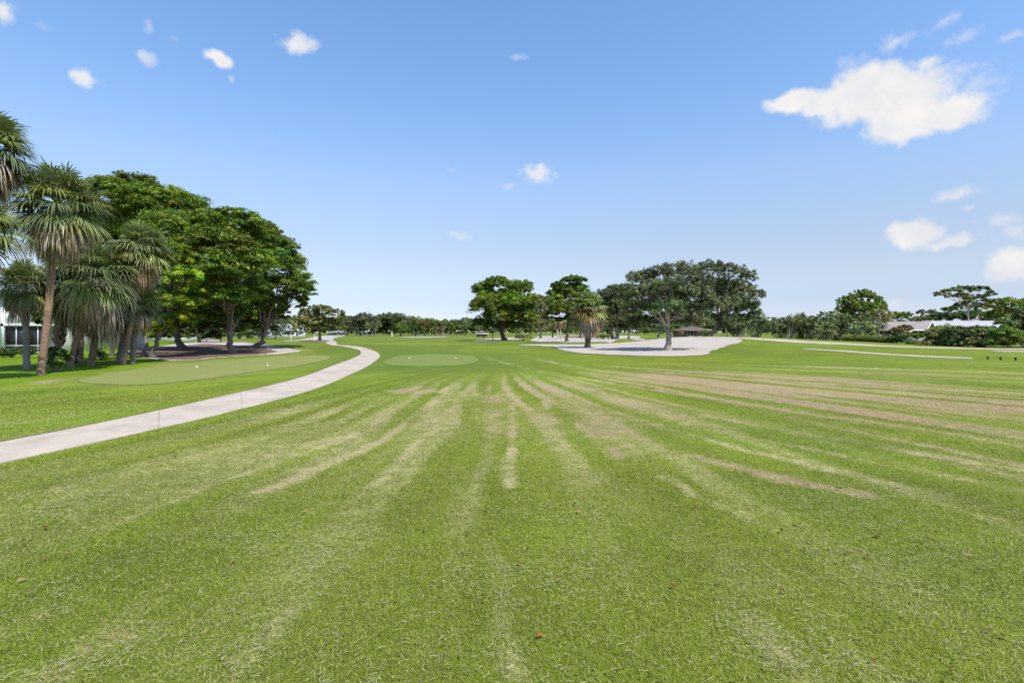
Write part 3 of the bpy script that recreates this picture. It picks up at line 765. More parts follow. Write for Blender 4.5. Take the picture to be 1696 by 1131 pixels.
def trunk_mesh(base, lobes, tips, r0, rng, fork=0.55, bark=(0.17, 0.14, 0.115), lean=None, limbs=True, stems=1):
    mb = MB(); base = np.asarray(base, float)
    C = np.array([l[0] for l in lobes]); cen = C.mean(0)
    low = min(l[0][2] - 0.7 * l[3] for l in lobes)
    fz = base[2] + (low - base[2]) * (fork if fork <= 1 else 1) if fork < 1 else low
    fz = max(fz, base[2] + 0.6)
    top = np.array([base[0] + (cen[0] - base[0]) * 0.25, base[1] + (cen[1] - base[1]) * 0.25, fz])
    if lean is not None: top[0] += lean
    bark = np.asarray(bark, float)
    for sidx in range(stems):
        b = base + (np.array([rng.uniform(-.5, .5), rng.uniform(-.4, .4), 0]) * (2.2 * r0 if stems > 1 else 0))
        t2 = top + (np.array([rng.uniform(-1, 1), rng.uniform(-1, 1), 0]) * (0.6 if stems > 1 else 0))
        n = 7; t = np.linspace(0, 1, n)[:, None]
        P = b * (1 - t) + t2 * t
        P[1:-1, :2] += rng.normal(0, 0.05 + 0.1 * r0, (n - 2, 2))
        P[0, 2] -= 0.15
        R = r0 * (1 - 0.35 * t[:, 0]); R[0] *= 1.45; R[1] *= 1.12
        mb.tube(P, R, 12, col=bark * rng.uniform(0.85, 1.15), wob=0.12, rng=rng)
    if limbs:
        lead = cen * 0.75 + top * 0.25; lead[2] = cen[2]
        t = np.linspace(0, 1, 8)[:, None]; P = top * (1 - t) + lead * t; P[1:-1] += rng.normal(0, 0.12, (6, 3))
        mb.tube(P, r0 * 0.66 * (1 - 0.75 * t[:, 0]), 9, col=bark)
        for (c, rx, ry, rz), tp in zip(lobes, tips):
            c = np.asarray(c, float)
            e = c + np.array([0, 0, 0.1 * rz])
            st = top + (lead - top) * rng.uniform(0.0, 0.65)
            mid = st * 0.5 + e * 0.5; mid[2] += 0.12 * np.linalg.norm(e - st) * rng.uniform(0.0, 0.9); mid[:2] += rng.normal(0, 0.25, 2)
            t = np.linspace(0, 1, 8)[:, None]
            P = (1 - t) ** 2 * st + 2 * t * (1 - t) * mid + t ** 2 * e
            P[2:-1] += rng.normal(0, 0.06, (5, 3))
            rr = r0 * 0.42 * (1 - 0.88 * t[:, 0]) + 0.015
            mb.tube(P, rr, 7, col=bark * rng.uniform(0.9, 1.3))
            for q in tp:
                s0 = P[rng.integers(3, 7)]
                m2 = (s0 + q) / 2 + rng.normal(0, 0.15, 3) + np.array([0, 0, 0.1])
                tt = np.linspace(0, 1, 5)[:, None]
                P2 = (1 - tt) ** 2 * s0 + 2 * tt * (1 - tt) * m2 + tt ** 2 * q
                mb.tube(P2, np.linspace(max(0.025, r0 * 0.11), 0.010, 5), 5, col=bark * rng.uniform(0.95, 1.35))
    return mb

def tree(name, label, px, d, base_py, lobes, r0=0.3, style='broad', col='mahogany', cover=2.6, leafscale=1.0, fork=0.8, bark=(0.17, 0.14, 0.115), seed=1, cat='tree', group=None,
         lean=None, limbs=True, depth=0.9, stems=1, parts=('trunk', 'crown'), mat=None, yspread=0.35):
    """lobes: (px, py, rx px, rz px[, extra depth m]) seen at the tree's own distance d; the crown gets its real depth"""
    rng = np.random.default_rng(seed * 101 + 7)
    base = G(px, base_py) if d is None else GD(px, d)
    d = base[1]
    L = []
    ext = (max(l[0] + l[2] for l in lobes) - min(l[0] - l[2] for l in lobes)) / 2 / F * d
    for l in lobes:
        dy = l[4] if len(l) > 4 else rng.uniform(-1, 1) * yspread * ext
        dd = d + dy
        c = PX(l[0], l[1], dd)
        rx = l[2] / F * dd; rz = l[3] / F * dd
        L.append((c, rx, max(rx, rz) * depth, rz))
    rt = thing(name, label, cat, base, group)
    mb, tips = crown_mesh(L, style, col, rng, cover, leafscale)
    mb.build(parts[1], mat or (M['oakleaf'] if col in ('oak', 'grey', 'dull', 'olive') else M['leaf']), rt, loc=base)
    trunk_mesh(base, L, tips, r0, rng, fork, bark, lean, limbs, stems).build(parts[0], M['bark'], rt, smooth=True, loc=base)
    return rt

# ---- fan palms
def fan_leaf(mb, hub, out, pet, rad, rng, col, nseg=34, spread=2.2, droop=0.55, m=0, fold=0.25, pcol=None, stiff=0.35):
    """a drooping fan: petiole from hub, then pointed segments spread in a plane"""
    out = unit(np.asarray(out, float)); side = unit(np.cross(out, [0, 0, 1.0]) + 1e-6); up = np.cross(side, out)
    e = hub + out * pet + np.array([0, 0, -0.10 * pet])
    mid = hub + out * pet * 0.5 + np.array([0, 0, 0.04 * pet])
    mb.tube([hub, mid, e], [0.030, 0.022, 0.016], 4, col=pcol if pcol is not None else col * 1.3, m=m, cap=False)
    ph = np.linspace(-spread, spread, nseg) + rng.normal(0, 0.03, nseg)
    L = rad * (0.62 + 0.42 * np.cos(ph * 0.62)) * rng.uniform(0.88, 1.08, nseg)
    d = np.cos(ph)[:, None] * out + np.sin(ph)[:, None] * side + (fold * np.abs(np.sin(ph)))[:, None] * up
    d = unit(d)
    ts = [0.02, 0.38, 0.62, 0.84, 1.0]; ws = [0.25, 1.0, 0.85, 0.45, 0.03]
    W = rad * spread / nseg * 0.95
    V = np.empty((nseg, 5, 2, 3))
    wd = unit(np.cross(d, up + 0.001))
    dr = droop * rng.uniform(0.6, 1.4, nseg)
    tw = rng.normal(0, 0.35, (nseg, 1)) * up
    for q, (t, w) in enumerate(zip(ts, ws)):
        c = e + d * (L * t)[:, None]
        dz = dr * L * max(0, t - stiff) ** 1.6 * 1.5
        c[:, 2] -= dz
        c -= d * (dz * 0.35 * (t ** 2))[:, None]
        V[:, q, 0] = c + (wd + tw * t) * W * w * 0.5; V[:, q, 1] = c - (wd + tw * t) * W * w * 0.5
    base = np.arange(nseg)[:, None, None] * 10 + np.arange(4)[None, :, None] * 2
    Q = (base + np.array([0, 1, 3, 2])).reshape(-1, 4)
    cc = col[None] * rng.uniform(0.8, 1.25, (nseg, 1))
    C = np.repeat(cc, 10, 0).reshape(nseg, 5, 2, 3).copy()
    C[:, 4] = C[:, 4] * 0.7 + np.array([0.16, 0.13, 0.07]) * 0.3           # dry tips
    mb.add(V.reshape(-1, 3), Q, col=C.reshape(-1, 3), m=m)

def fan_palm(label, base, top, rad, r0=0.17, seed=1, green=(0.135, 0.165, 0.075), n=44, ndead=26, deadc=(0.36, 0.30, 0.245), boots=False, golden=0, group=None, bark=(0.235, 0.15, 0.105), nseg=34, deadlow=1.0, name='sabal_palm', bulge=0.0):
    rng = np.random.default_rng(seed * 31 + 5); base = np.asarray(base, float); top = np.asarray(top, float)
    rt = thing(name, label, 'palm tree', base, group)
    k = 26; t = np.linspace(0, 1, k)[:, None]
    P = base * (1 - t) + top * t
    P[:, 0] += 0.10 * np.sin(t[:, 0] * 3.0 + seed) * (1 - t[:, 0]) * 2 * t[:, 0]
    P[0, 2] -= 0.15
    R = r0 * (1 + 0.06 * rng.normal(size=k)); R[0] *= 1.22; R[1] *= 1.08; R[-4:] *= 1.12
    if bulge: R *= 1 + bulge * np.exp(-((t[:, 0] - 0.75) / 0.25) ** 2)
    mb = MB(); mb.tube(P, R, 14, col=bark, wob=0.10, rng=rng); mb.build('trunk', M['palmbark'], rt, smooth=True, loc=base)
    H = np.linalg.norm(top - base)
    if boots:
        bb = MB(); nb = int(H / 0.055)
        for q in range(nb):
            f = 0.22 + 0.76 * q / nb; c = base * (1 - f) + top * f; a = q * 2.399963
            o = np.array([math.cos(a), math.sin(a), 0]); s = np.array([-o[1], o[0], 0])
            for sg in (-1, 1):           # the split leaf base crosses its neighbours
                p0 = c + o * r0 * 0.95 + s * sg * 0.02
                p1 = c + o * r0 * 1.35 + s * sg * 0.11 + np.array([0, 0, 0.20])
                p2 = c + o * r0 * 1.75 + s * sg * 0.16 + np.array([0, 0, 0.36])
                bb.tube([p0, p1, p2], [0.04, 0.032, 0.018], 5, col=np.array([0.30, 0.245, 0.185]) * rng.uniform(0.55, 1.3))
        bb.build('leaf_bases', M['bark'], rt, loc=base)
    cr = MB(); green = np.asarray(green, float)
    for q in range(n):
        f = (q + 0.5) / n
        el = math.radians(84 - 122 * f ** 0.8) + rng.normal(0, 0.10)
        az = q * 2.399963 + rng.normal(0, 0.25)
        out = np.array([math.cos(az) * math.cos(el), math.sin(az) * math.cos(el), math.sin(el)])
        c = green * rng.uniform(0.7, 1.3) * (1 + 0.05 * rng.normal(size=3))
        if rng.random() < 0.22 + 0.2 * f: c = c * np.array([1.75, 1.55, 1.2])
        if golden and f > 0.62 and rng.random() < golden: c = np.array([0.25, 0.19, 0.06]) * rng.uniform(0.7, 1.2)
        fan_leaf(cr, top + np.array([0, 0, 0.15 * (1 - f)]), out, rad * 0.44 * rng.uniform(0.8, 1.15), rad * 0.58 * rng.uniform(0.85, 1.12), rng, c, nseg, 2.05, 0.42 + 0.25 * f, stiff=0.36)
    cr.build('crown', M['palm'], rt, loc=base)
    if ndead:
        dd = MB(); deadc = np.asarray(deadc, float)
        for q in range(ndead):
            f = (q + 0.5) / ndead
            el = math.radians(-22 - 46 * f * deadlow) + rng.normal(0, 0.12)
            az = q * 2.399963 + rng.normal(0, 0.4)
            out = np.array([math.cos(az) * math.cos(el), math.sin(az) * math.cos(el), math.sin(el)])
            c = deadc * rng.uniform(0.55, 1.35)
            if rng.random() < 0.3: c = c * np.array([1.0, 0.8, 0.55])
            fan_leaf(dd, top - np.array([0, 0, 0.12 + 0.35 * f]), out, rad * 0.40 * deadlow * rng.uniform(0.6, 1.1), rad * 0.46 * deadlow * rng.uniform(0.75, 1.15), rng, c, max(14, nseg * 2 // 3), 1.5, 0.85, fold=-0.3, stiff=0.2)
        dd.build('dead_fronds', M['dead'], rt, loc=base)
    return rt

# ---- clumping plants with many leaning stems (paddle leaved hedge palms)
def stem_clump_mesh(H, spread, nst, seed, col=(0.125, 0.170, 0.058), stemc=(0.42, 0.385, 0.29), gold=0.1, leafL=1.5, nleaf=10):
    rng = np.random.default_rng(seed); st = MB(); lf = MB(); col = np.asarray(col); stemc = np.asarray(stemc)
    for q in range(nst):
        a = rng.uniform(0, 2 * math.pi); r = spread * math.sqrt(rng.random())
        h = H * rng.uniform(0.45, 1.0) * (1 - 0.25 * r / spread) - leafL * 0.4
        b = np.array([math.cos(a) * r * 0.3, math.sin(a) * r * 0.3, -0.1]); e = np.array([math.cos(a) * r, math.sin(a) * r, max(0.5, h)])
        m = (b + e) / 2 + np.array([-math.cos(a) * r * 0.1, -math.sin(a) * r * 0.1, 0.05 * h])
        t = np.linspace(0, 1, 6)[:, None]
        st.tube((1 - t) ** 2 * b + 2 * t * (1 - t) * m + t * t * e, np.linspace(0.075, 0.045, 6), 6, col=stemc * rng.uniform(0.6, 1.2))
        for w in range(nleaf):
            az = rng.uniform(0, 2 * math.pi); el = rng.uniform(-0.35, 1.25); L = leafL * rng.uniform(0.7, 1.2)
            dirv = np.array([math.cos(az) * math.cos(el), math.sin(az) * math.cos(el), math.sin(el)])
            sd = unit(np.cross(dirv, [0, 0, 1.0])); c = col * rng.uniform(0.65, 1.45)
            if rng.random() < gold: c = np.array([0.24, 0.17, 0.06]) * rng.uniform(0.7, 1.2)
            # feathered frond: pairs of narrow strips along an arching rib
            ns = 11
            tt = np.linspace(0.12, 1, ns); rib = e + dirv * (L * tt)[:, None]; rib[:, 2] -= 0.42 * L * tt ** 2.2
            rd = unit(np.gradient(rib, axis=0))
            for sg in (-1, 1):
                ll = L * 0.30 * np.sin(math.pi * np.clip(tt * 0.85 + 0.1, 0, 1)) * rng.uniform(0.8, 1.15, ns)
                tip = rib + (sd * sg * 0.85 + rd * 0.55) * ll[:, None]; tip[:, 2] -= ll * 0.35
                hw = L * 0.05
                V = np.stack([rib - rd * hw, rib + rd * hw, tip], 1)
                lf.add(V.reshape(-1, 3), T=np.arange(ns * 3).reshape(ns, 3), col=c * rng.uniform(0.85, 1.15))
    return st, lf

def tuft_mesh(H, n, seed, col=(0.17, 0.20, 0.05)):
    rng = np.random.default_rng(seed); mb = MB()
    for q in range(n):
        az = rng.uniform(0, 6.283); el = rng.uniform(0.6, 1.5); L = H * rng.uniform(0.7, 1.3)
        b = np.array([math.cos(az), math.sin(az), 0]) * rng.uniform(0, 0.25); o = np.array([math.cos(az) * math.cos(el), math.sin(az) * math.cos(el), math.sin(el)])
        s = np.array([-math.sin(az), math.cos(az), 0]); V = []
        for t, w in ((0, 1), (0.4, 0.9), (0.75, 0.6), (1, 0.05)):
            p = b + o * L * t; p[2] -= 0.45 * L * t ** 2.5
            V += [p + s * 0.018 * w, p - s * 0.018 * w]
        c = np.array(col) * rng.uniform(0.6, 1.5)
        if rng.random() < 0.2: c = np.array([0.2, 0.16, 0.07])
        mb.add(V, [[0, 1, 3, 2], [2, 3, 5, 4], [4, 5, 7, 6]], col=c)
    return mb
# ------------------------------------------------------------------ palms on the left
def palm_at(label, bx, by, tx, ty, rad_px, **kw):
    b = G(bx, by); t = PX(tx, ty, b[1]); t[1] += 0.2
    return fan_palm(label, b, t, rad_px / F * b[1], **kw)

palm_at('tall sabal palm with reddish bare trunk standing nearest the cart path at the left', 67, 621, 90, 341, 84, seed=1, n=46, ndead=34, r0=0.14, nseg=38)
fan_palm('sabal palm cut by the left picture edge, its shaggy crown highest of all', GD(-70, 21.5), PX(-24, 246, 21.5), 2.15, seed=2, n=46, ndead=30, nseg=38)
fan_palm('pale green sabal palm whose crown just pokes in at the left edge', GD(-85, 19.0), PX(-44, 380, 19.0), 1.85, seed=3, green=(0.15, 0.185, 0.06), n=42, ndead=20, nseg=38)
palm_at('stout sabal palm with criss cross leaf bases and a dark shrub at its foot', 93, 606, 106, 462, 66, seed=4, boots=True, r0=0.165, n=46, ndead=30, nseg=38, green=(0.14, 0.175, 0.08))
palm_at('sabal palm with big drooping green fans just right of the criss cross trunk', 116, 608, 148, 456, 76, seed=5, r0=0.145, n=50, ndead=30, nseg=38, green=(0.14, 0.18, 0.08))
palm_at('low sabal palm with grey trunk and light fans in front of the white condominium', 45, 611, 32, 474, 54, seed=6, n=40, ndead=12, r0=0.145, bark=(0.22, 0.19, 0.16), nseg=36)
palm_at('slender sabal palm with round tufted crown leaning right before the dark trees', 203, 604, 232, 412, 56, seed=7, n=48, ndead=34, r0=0.145, nseg=32, green=(0.15, 0.18, 0.078), bark=(0.21, 0.15, 0.115))
palm_at('sabal palm half hidden behind the round tufted palm, grey trunk leaning right', 195, 601, 214, 480, 56, seed=8, n=36, ndead=22, r0=0.14, nseg=28, bark=(0.20, 0.17, 0.145))
palm_at('shaded sabal palm with tan trunk between criss cross palm and small lone bush', 150, 605, 166, 500, 62, seed=9, n=38, ndead=22, r0=0.17, nseg=30)
palm_at('thin grey sabal palm trunk standing in shade just right of the leaning palms', 220, 602, 222, 505, 46, seed=10, n=30, ndead=16, r0=0.15, nseg=24, bark=(0.19, 0.17, 0.15))
palm_at('sabal palm far back between the trunks, its crown hidden by nearer fans', 133, 599, 130, 505, 50, seed=12, n=32, ndead=14, r0=0.16, nseg=24)
palm_at('dark slim palm standing behind the small bush under the tree canopy', 185, 590, 190, 480, 48, seed=13, n=30, ndead=14, r0=0.17, nseg=24, bark=(0.12, 0.10, 0.085))

# ------------------------------------------------------------------ broadleaf trees on the left
tree('shade_tree', 'tallest dark green shade tree rising behind the sabal palms', 304, None, 580,
     [(182, 325, 40, 32, -3), (222, 318, 36, 30, 0), (255, 340, 52, 36, -2), (296, 352, 44, 36, 1), (225, 380, 60, 45, 2), (285, 400, 60, 45, -4), (328, 400, 40, 40, 0), (330, 450, 44, 38, -3), (270, 455, 60, 45, 3), (320, 500, 46, 32, -2), (200, 440, 55, 45, 3), (150, 400, 55, 60, 4), (290, 520, 50, 25, 3), (312, 538, 26, 14, -3), (275, 545, 26, 14, 2), (335, 528, 24, 16, 2)],
     r0=0.42, style='tier', col='mahogany', seed=1, cover=2.4, leafscale=0.82, fork=0.75, bark=(0.12, 0.10, 0.08))
tree('shade_tree', 'broad green shade tree in the middle of the left hand row', 383, None, 586,
     [(352, 375, 34, 26, 0), (392, 372, 42, 24, -2), (370, 412, 50, 34, -4), (418, 400, 36, 30, 0), (405, 440, 46, 34, -3), (350, 450, 44, 36, -5), (365, 492, 48, 28, -3), (345, 520, 34, 22, 0), (410, 485, 34, 26, 2), (372, 522, 30, 16, 3), (338, 545, 26, 14, 4), (400, 520, 22, 18, 2), (375, 545, 20, 10, 4), (352, 556, 14, 7, 3), (398, 542, 18, 9, 3)],
     r0=0.32, style='tier', col='mahogany', seed=2, cover=2.5, leafscale=0.82, fork=0.95, bark=(0.20, 0.165, 0.135))
tree('shade_tree', 'leaning shade tree whose leafy boughs reach out to the open fairway', 419, None, 577,
     [(398, 372, 30, 18, 0), (430, 388, 34, 20, -2), (458, 412, 32, 22, 0), (440, 436, 44, 24, -4), (478, 438, 28, 20, 2), (492, 482, 24, 18, 2), (493, 462, 22, 17, -1), (506, 483, 16, 16, 0), (470, 474, 34, 20, -3), (485, 502, 24, 15, 1), (430, 500, 30, 24, 2), (450, 508, 24, 20, -2), (408, 540, 16, 24, 2), (440, 525, 20, 16, 4), (462, 522, 18, 14, 0), (425, 535, 14, 20, 4), (445, 545, 14, 8, 5), (418, 505, 26, 22, 3), (405, 470, 30, 30, 4)],
     r0=0.26, style='tier', col='mahogany', seed=3, cover=2.3, leafscale=0.82, fork=0.55, bark=(0.21, 0.175, 0.14), lean=0.5, stems=2)
tree('young_tree', 'young yellow green tree bright against the dark shade trees', 250, None, 593,
     [(290, 425, 24, 22, -1), (305, 462, 30, 18, -1), (272, 462, 26, 24, 0), (262, 495, 32, 20, 0), (312, 480, 22, 12, 0), (285, 500, 26, 14, -1), (250, 530, 26, 20, 1), (292, 528, 28, 16, 0), (262, 548, 24, 14, 0), (318, 505, 18, 14, 0), (300, 445, 26, 18, 0)],
     r0=0.20, style='broad', col='light', seed=4, cover=1.8, fork=0.8, leafscale=0.72)
tree('understorey_tree', 'dark understorey tree with black trunk behind the fan palms', 123, None, 602,
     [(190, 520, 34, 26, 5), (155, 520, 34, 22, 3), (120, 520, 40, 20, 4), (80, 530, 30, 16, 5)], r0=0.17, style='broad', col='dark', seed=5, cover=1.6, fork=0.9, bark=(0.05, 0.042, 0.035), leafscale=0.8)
tree('understorey_tree', 'shaded understorey tree to the right of the round tufted palm', 239, None, 590,
     [(232, 510, 30, 28, 1), (262, 520, 30, 26, 2), (215, 530, 22, 22, 3), (280, 540, 22, 14, 3)], r0=0.16, style='broad', col='dull', seed=6, cover=1.8, fork=0.9, leafscale=0.75)
tree('background_tree', 'dark tree filling the gap behind the leaning palms', 160, 62.0, None, [(120, 505, 50, 34), (175, 515, 40, 26), (215, 500, 46, 40), (60, 500, 40, 40), (160, 470, 60, 50), (260, 520, 50, 24)], r0=0.3, style='broad', col='dark', seed=7, cover=1.6)
tree('background_tree', 'deep green tree behind the mulch bed between two trunks', 330, 88.0, None, [(310, 520, 34, 26), (345, 532, 30, 22), (370, 510, 34, 30), (290, 530, 26, 22), (325, 552, 24, 12), (352, 556, 22, 10), (298, 554, 20, 12)], r0=0.3, style='broad', col='dark', seed=8, cover=1.6)
tree('background_tree', 'bright leafy green tree low behind the sandy bed', 366, 100.0, None, [(360, 540, 14, 10), (378, 545, 16, 8), (350, 548, 14, 8)], r0=0.15, style='broad', col='light', seed=9, cover=1.8, leafscale=1.2)
tree('background_tree', 'rounded green tree seen between the two pale tree trunks', 402, 120.0, None, [(395, 528, 20, 18), (415, 533, 18, 16), (400, 548, 22, 9), (430, 545, 14, 10)], r0=0.2, style='broad', col='fresh', seed=10, cover=1.7, leafscale=1.4)
tree('background_tree', 'wispy grey green tree near the distant white houses', 456, 140.0, None, [(450, 528, 12, 14), (462, 535, 14, 14), (445, 543, 12, 10), (470, 545, 10, 8)], r0=0.15, style='fine', col='grey', seed=11, cover=1.1, leafscale=1.5)
tree('background_tree', 'green tree under the overhanging boughs left of the wispy grey tree', 428, 145.0, None, [(425, 535, 18, 16), (440, 543, 16, 11), (412, 545, 16, 9), (448, 532, 14, 12)], r0=0.2, style='broad', col='fresh', seed=12, cover=1.7, leafscale=1.5)
tree('background_tree', 'dull green spreading tree behind the distant white houses', 480, 230.0, None, [(470, 533, 18, 10), (490, 532, 20, 10), (505, 538, 14, 10)], r0=0.3, style='broad', col='dull', seed=13, cover=1.5, leafscale=2.2)
def shrub(label, px, py, lobes, col='dark', seed=1, style='round', cover=2.0, leafscale=0.6, d=None, group=None, name='shrub', cat='shrub', **kw):
    return tree(name, label, px, d, py, lobes, r0=0.05, style=style, col=col, cover=cover, leafscale=leafscale, fork=0.9, seed=seed, parts=('stems', 'foliage'), cat=cat, group=group, stems=3, **kw)
shrub('dark leafy shrub growing against the foot of the criss cross palm', 96, 616, [(90, 600, 16, 16), (103, 595, 12, 13), (84, 588, 10, 12)], col='dark', seed=21, leafscale=0.75, style='broad', cover=2.0)
shrub('small lone bush on the shaded lawn between the palm trunks', 163, 597, [(163, 590, 7, 8)], col='dark', seed=22, leafscale=0.5)
shrub('low clipped hedge in front of the white condominium', 20, 592, [(-40, 584, 30, 5, 0), (-5, 584, 26, 5, 0), (25, 584, 24, 4.6, 0), (48, 584, 14, 4.4, 0)], col='dark', seed=23, name='hedge', cat='hedge', leafscale=0.5, cover=2.6, depth=0.25)
shrub('dark round bush on the lawn in front of the low white building', 182, None, [(175, 565, 12, 9), (192, 566, 10, 8)], col='dark', seed=24, d=66, leafscale=0.9)

# ------------------------------------------------------------------ lone tree beyond the path and the far tree line
tree('spreading_tree', 'lone umbrella shaped tree on sandy ground beyond the bend of the path', 530, 118.0, None,
     [(512, 519, 20, 9), (530, 511, 20, 6), (550, 520, 18, 9), (520, 531, 24, 10), (548, 535, 22, 10), (500, 539, 16, 9), (528, 545, 22, 8), (560, 540, 12, 10), (492, 546, 10, 6)], r0=0.38, style='broad', col='olive', seed=31, cover=2.6, leafscale=1.4, fork=0.9)
FAR = [  # label, px, d, lobes, style, colour
 ('blue green oak first in the far row right of the lone umbrella tree', 597, 255, [(585, 537, 18, 12), (602, 530, 18, 11), (615, 540, 16, 11), (590, 546, 20, 7)], 'broad', 'oak'),
 ('tall dark oak with a broad dome in the far tree row', 648, 265, [(640, 530, 20, 11), (655, 528, 18, 10), (668, 538, 14, 10), (630, 541, 18, 10), (650, 544, 24, 8)], 'broad', 'oak'),
 ('dense globe shaped tree in front of the tall far oak', 664, 235, [(664, 545, 13, 10)], 'round', 'fresh'),
 ('dark low tree touching the globe shaped tree in the far row', 688, 240, [(685, 546, 12, 8), (696, 547, 10, 7)], 'round', 'dark'),
 ('reddish brown tinted tree in the middle of the far row', 704, 275, [(698, 541, 10, 7), (708, 539, 8, 8), (703, 548, 10, 5)], 'fine', 'coppery'),
 ('light green tree with flattened top in the far row beyond the middle tee', 730, 250, [(720, 537, 12, 8), (735, 538, 13, 8), (748, 543, 12, 7), (728, 546, 18, 6)], 'broad', 'fresh'),
 ('dark trunked small tree at the right end of the flattened far tree', 743, 228, [(745, 540, 8, 7), (738, 545, 9, 6)], 'broad', 'dull'),
 ('far dull tree left of the big double crowned tree', 770, 300, [(762, 544, 13, 6), (778, 542, 14, 7), (790, 545, 12, 6)], 'broad', 'dull'),
 ('far green tree just behind the lone umbrella tree', 575, 275, [(568, 532, 16, 10), (582, 542, 12, 8)], 'broad', 'dull'),
]
for q, (lab, px, d, lo, sty, colr) in enumerate(FAR):
    tree('distant_tree', lab, px, d, None, lo, r0=0.35, style=sty, col=colr, seed=40 + q, cover=2.6, leafscale=2.0, fork=0.95)
for lab, px, d, ty, rp, s in (('small fan palm with pale trunk standing before the far oaks', 622, 232, 539, 9, 51), ('slender far palm left of the dark trunked small tree', 722, 226, 541, 7, 52), ('second far palm with grey tuft beside the dark trunked small tree', 733, 224, 540.5, 8, 53)):
    b = GD(px, d); fan_palm(lab, b, PX(px, ty, d), rp / F * d * 0.9, r0=0.28, seed=s, n=26, ndead=12, nseg=12, green=(0.10, 0.11, 0.06), bark=(0.24, 0.20, 0.16))
def far_wood():
    rng = np.random.default_rng(77); L = []
    for a in np.arange(-0.75, 0.80, 0.013):
        d = rng.uniform(330, 430); h = rng.uniform(8.5, 11.5) * (1.12 if -0.45 < a < -0.05 else 1); w = rng.uniform(5, 8)
        x = a * d; L.append((np.array([x, d, h * 0.5]), w, w, h * 0.5)); L.append((np.array([x + rng.uniform(-4, 4), d - 5, h * 0.25]), w, w * 0.6, h * 0.3))
    mb, _ = crown_mesh(L, 'broad', 'dull', rng, 1.8, 3.4)
    tag(mb.build('far_wood', M['oakleaf']), 'distant belt of woodland closing the horizon behind the course', 'woods', kind='stuff')
far_wood()
shrub('long low far hedge below the tree line at the middle of the course', 770, None, [(755, 551.5, 12, 2.6, 0), (775, 551.5, 12, 2.6, 0), (793, 551.5, 10, 2.6, 0)], col='dull', seed=61, d=290, name='hedge', cat='hedge', leafscale=2.2, depth=0.3)

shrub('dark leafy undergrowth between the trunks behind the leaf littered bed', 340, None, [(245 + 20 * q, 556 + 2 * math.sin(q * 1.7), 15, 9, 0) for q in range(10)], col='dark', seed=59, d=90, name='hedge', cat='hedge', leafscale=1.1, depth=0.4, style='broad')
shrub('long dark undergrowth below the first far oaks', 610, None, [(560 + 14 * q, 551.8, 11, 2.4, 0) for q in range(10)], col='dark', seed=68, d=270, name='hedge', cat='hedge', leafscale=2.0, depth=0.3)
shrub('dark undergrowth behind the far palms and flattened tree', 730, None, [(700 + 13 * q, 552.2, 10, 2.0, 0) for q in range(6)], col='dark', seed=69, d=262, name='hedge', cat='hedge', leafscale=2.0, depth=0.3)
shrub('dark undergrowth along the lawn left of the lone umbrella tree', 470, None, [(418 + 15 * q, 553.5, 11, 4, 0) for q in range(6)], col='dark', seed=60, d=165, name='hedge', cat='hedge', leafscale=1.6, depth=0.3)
# ------------------------------------------------------------------ trees on the sand in the middle and right
tree('spreading_tree', 'big double crowned green tree with short dark trunk in mid fairway', 836, 112.0, None,
     [(800, 480, 20, 14), (826, 470, 22, 12), (862, 478, 22, 15), (878, 500, 16, 14), (850, 500, 26, 18, -4), (812, 505, 26, 20, -3), (793, 510, 16, 14), (830, 525, 30, 16, -3), (868, 525, 22, 14), (800, 535, 16, 10), (880, 530, 14, 10), (850, 540, 26, 8, 2), (842, 490, 20, 16, 3), (865, 510, 24, 16, 2), (820, 540, 22, 8, 3), (808, 490, 18, 14, 2)],
     r0=0.55, style='broad', col='mahogany', seed=62, cover=2.8, leafscale=1.3, fork=0.9, bark=(0.085, 0.07, 0.06), lean=-0.9)
tree('background_tree', 'olive green tree wedged behind the two big mid fairway trees', 895, 150.0, None, [(892, 500, 16, 12), (906, 510, 16, 18), (890, 528, 20, 14), (910, 536, 16, 11), (880, 520, 14, 14)], r0=0.3, style='broad', col='olive', seed=63, cover=1.7, leafscale=1.6)
tree('spreading_tree', 'upright green tree with dark topknot left of the dead skirted palm', 939, 82.0, None,
     [(948, 466, 18, 10), (965, 466, 8, 7), (925, 476, 14, 10), (945, 488, 28, 14), (970, 495, 18, 14), (920, 500, 16, 14), (935, 512, 26, 14, -2), (960, 522, 24, 12), (915, 522, 12, 12), (940, 530, 22, 8), (935, 480, 18, 14, 2), (918, 488, 14, 12), (960, 480, 14, 12, 2), (955, 508, 22, 14, 2)],
     r0=0.27, style='broad', col='mahogany', seed=64, cover=2.4, leafscale=1.1, fork=0.9, bark=(0.11, 0.08, 0.06))
b = G(973, 576.5)
fan_palm('squat palm with thick skirt of hanging dead fronds on the sand', b, PX(976, 511, b[1]), 36 / F * b[1], r0=0.33, seed=65, n=52, ndead=64, golden=0.4, nseg=22, green=(0.15, 0.185, 0.07), deadc=(0.38, 0.32, 0.265), bark=(0.135, 0.085, 0.06), deadlow=1.1)
tree('oak_tree', 'smaller grey green oak right behind the dead skirted palm', 1022, 88.0, None,
     [(1005, 488, 16, 10), (1025, 480, 16, 8), (1042, 488, 16, 14), (1012, 508, 24, 16), (1040, 512, 20, 16), (1025, 530, 28, 12), (1000, 528, 14, 10), (1050, 532, 14, 12), (1025, 500, 24, 16, 2), (1035, 540, 18, 7, 1)],
     r0=0.36, style='fine', col='oak', seed=66, cover=1.9, leafscale=1.1, fork=1.0, bark=(0.22, 0.195, 0.165))
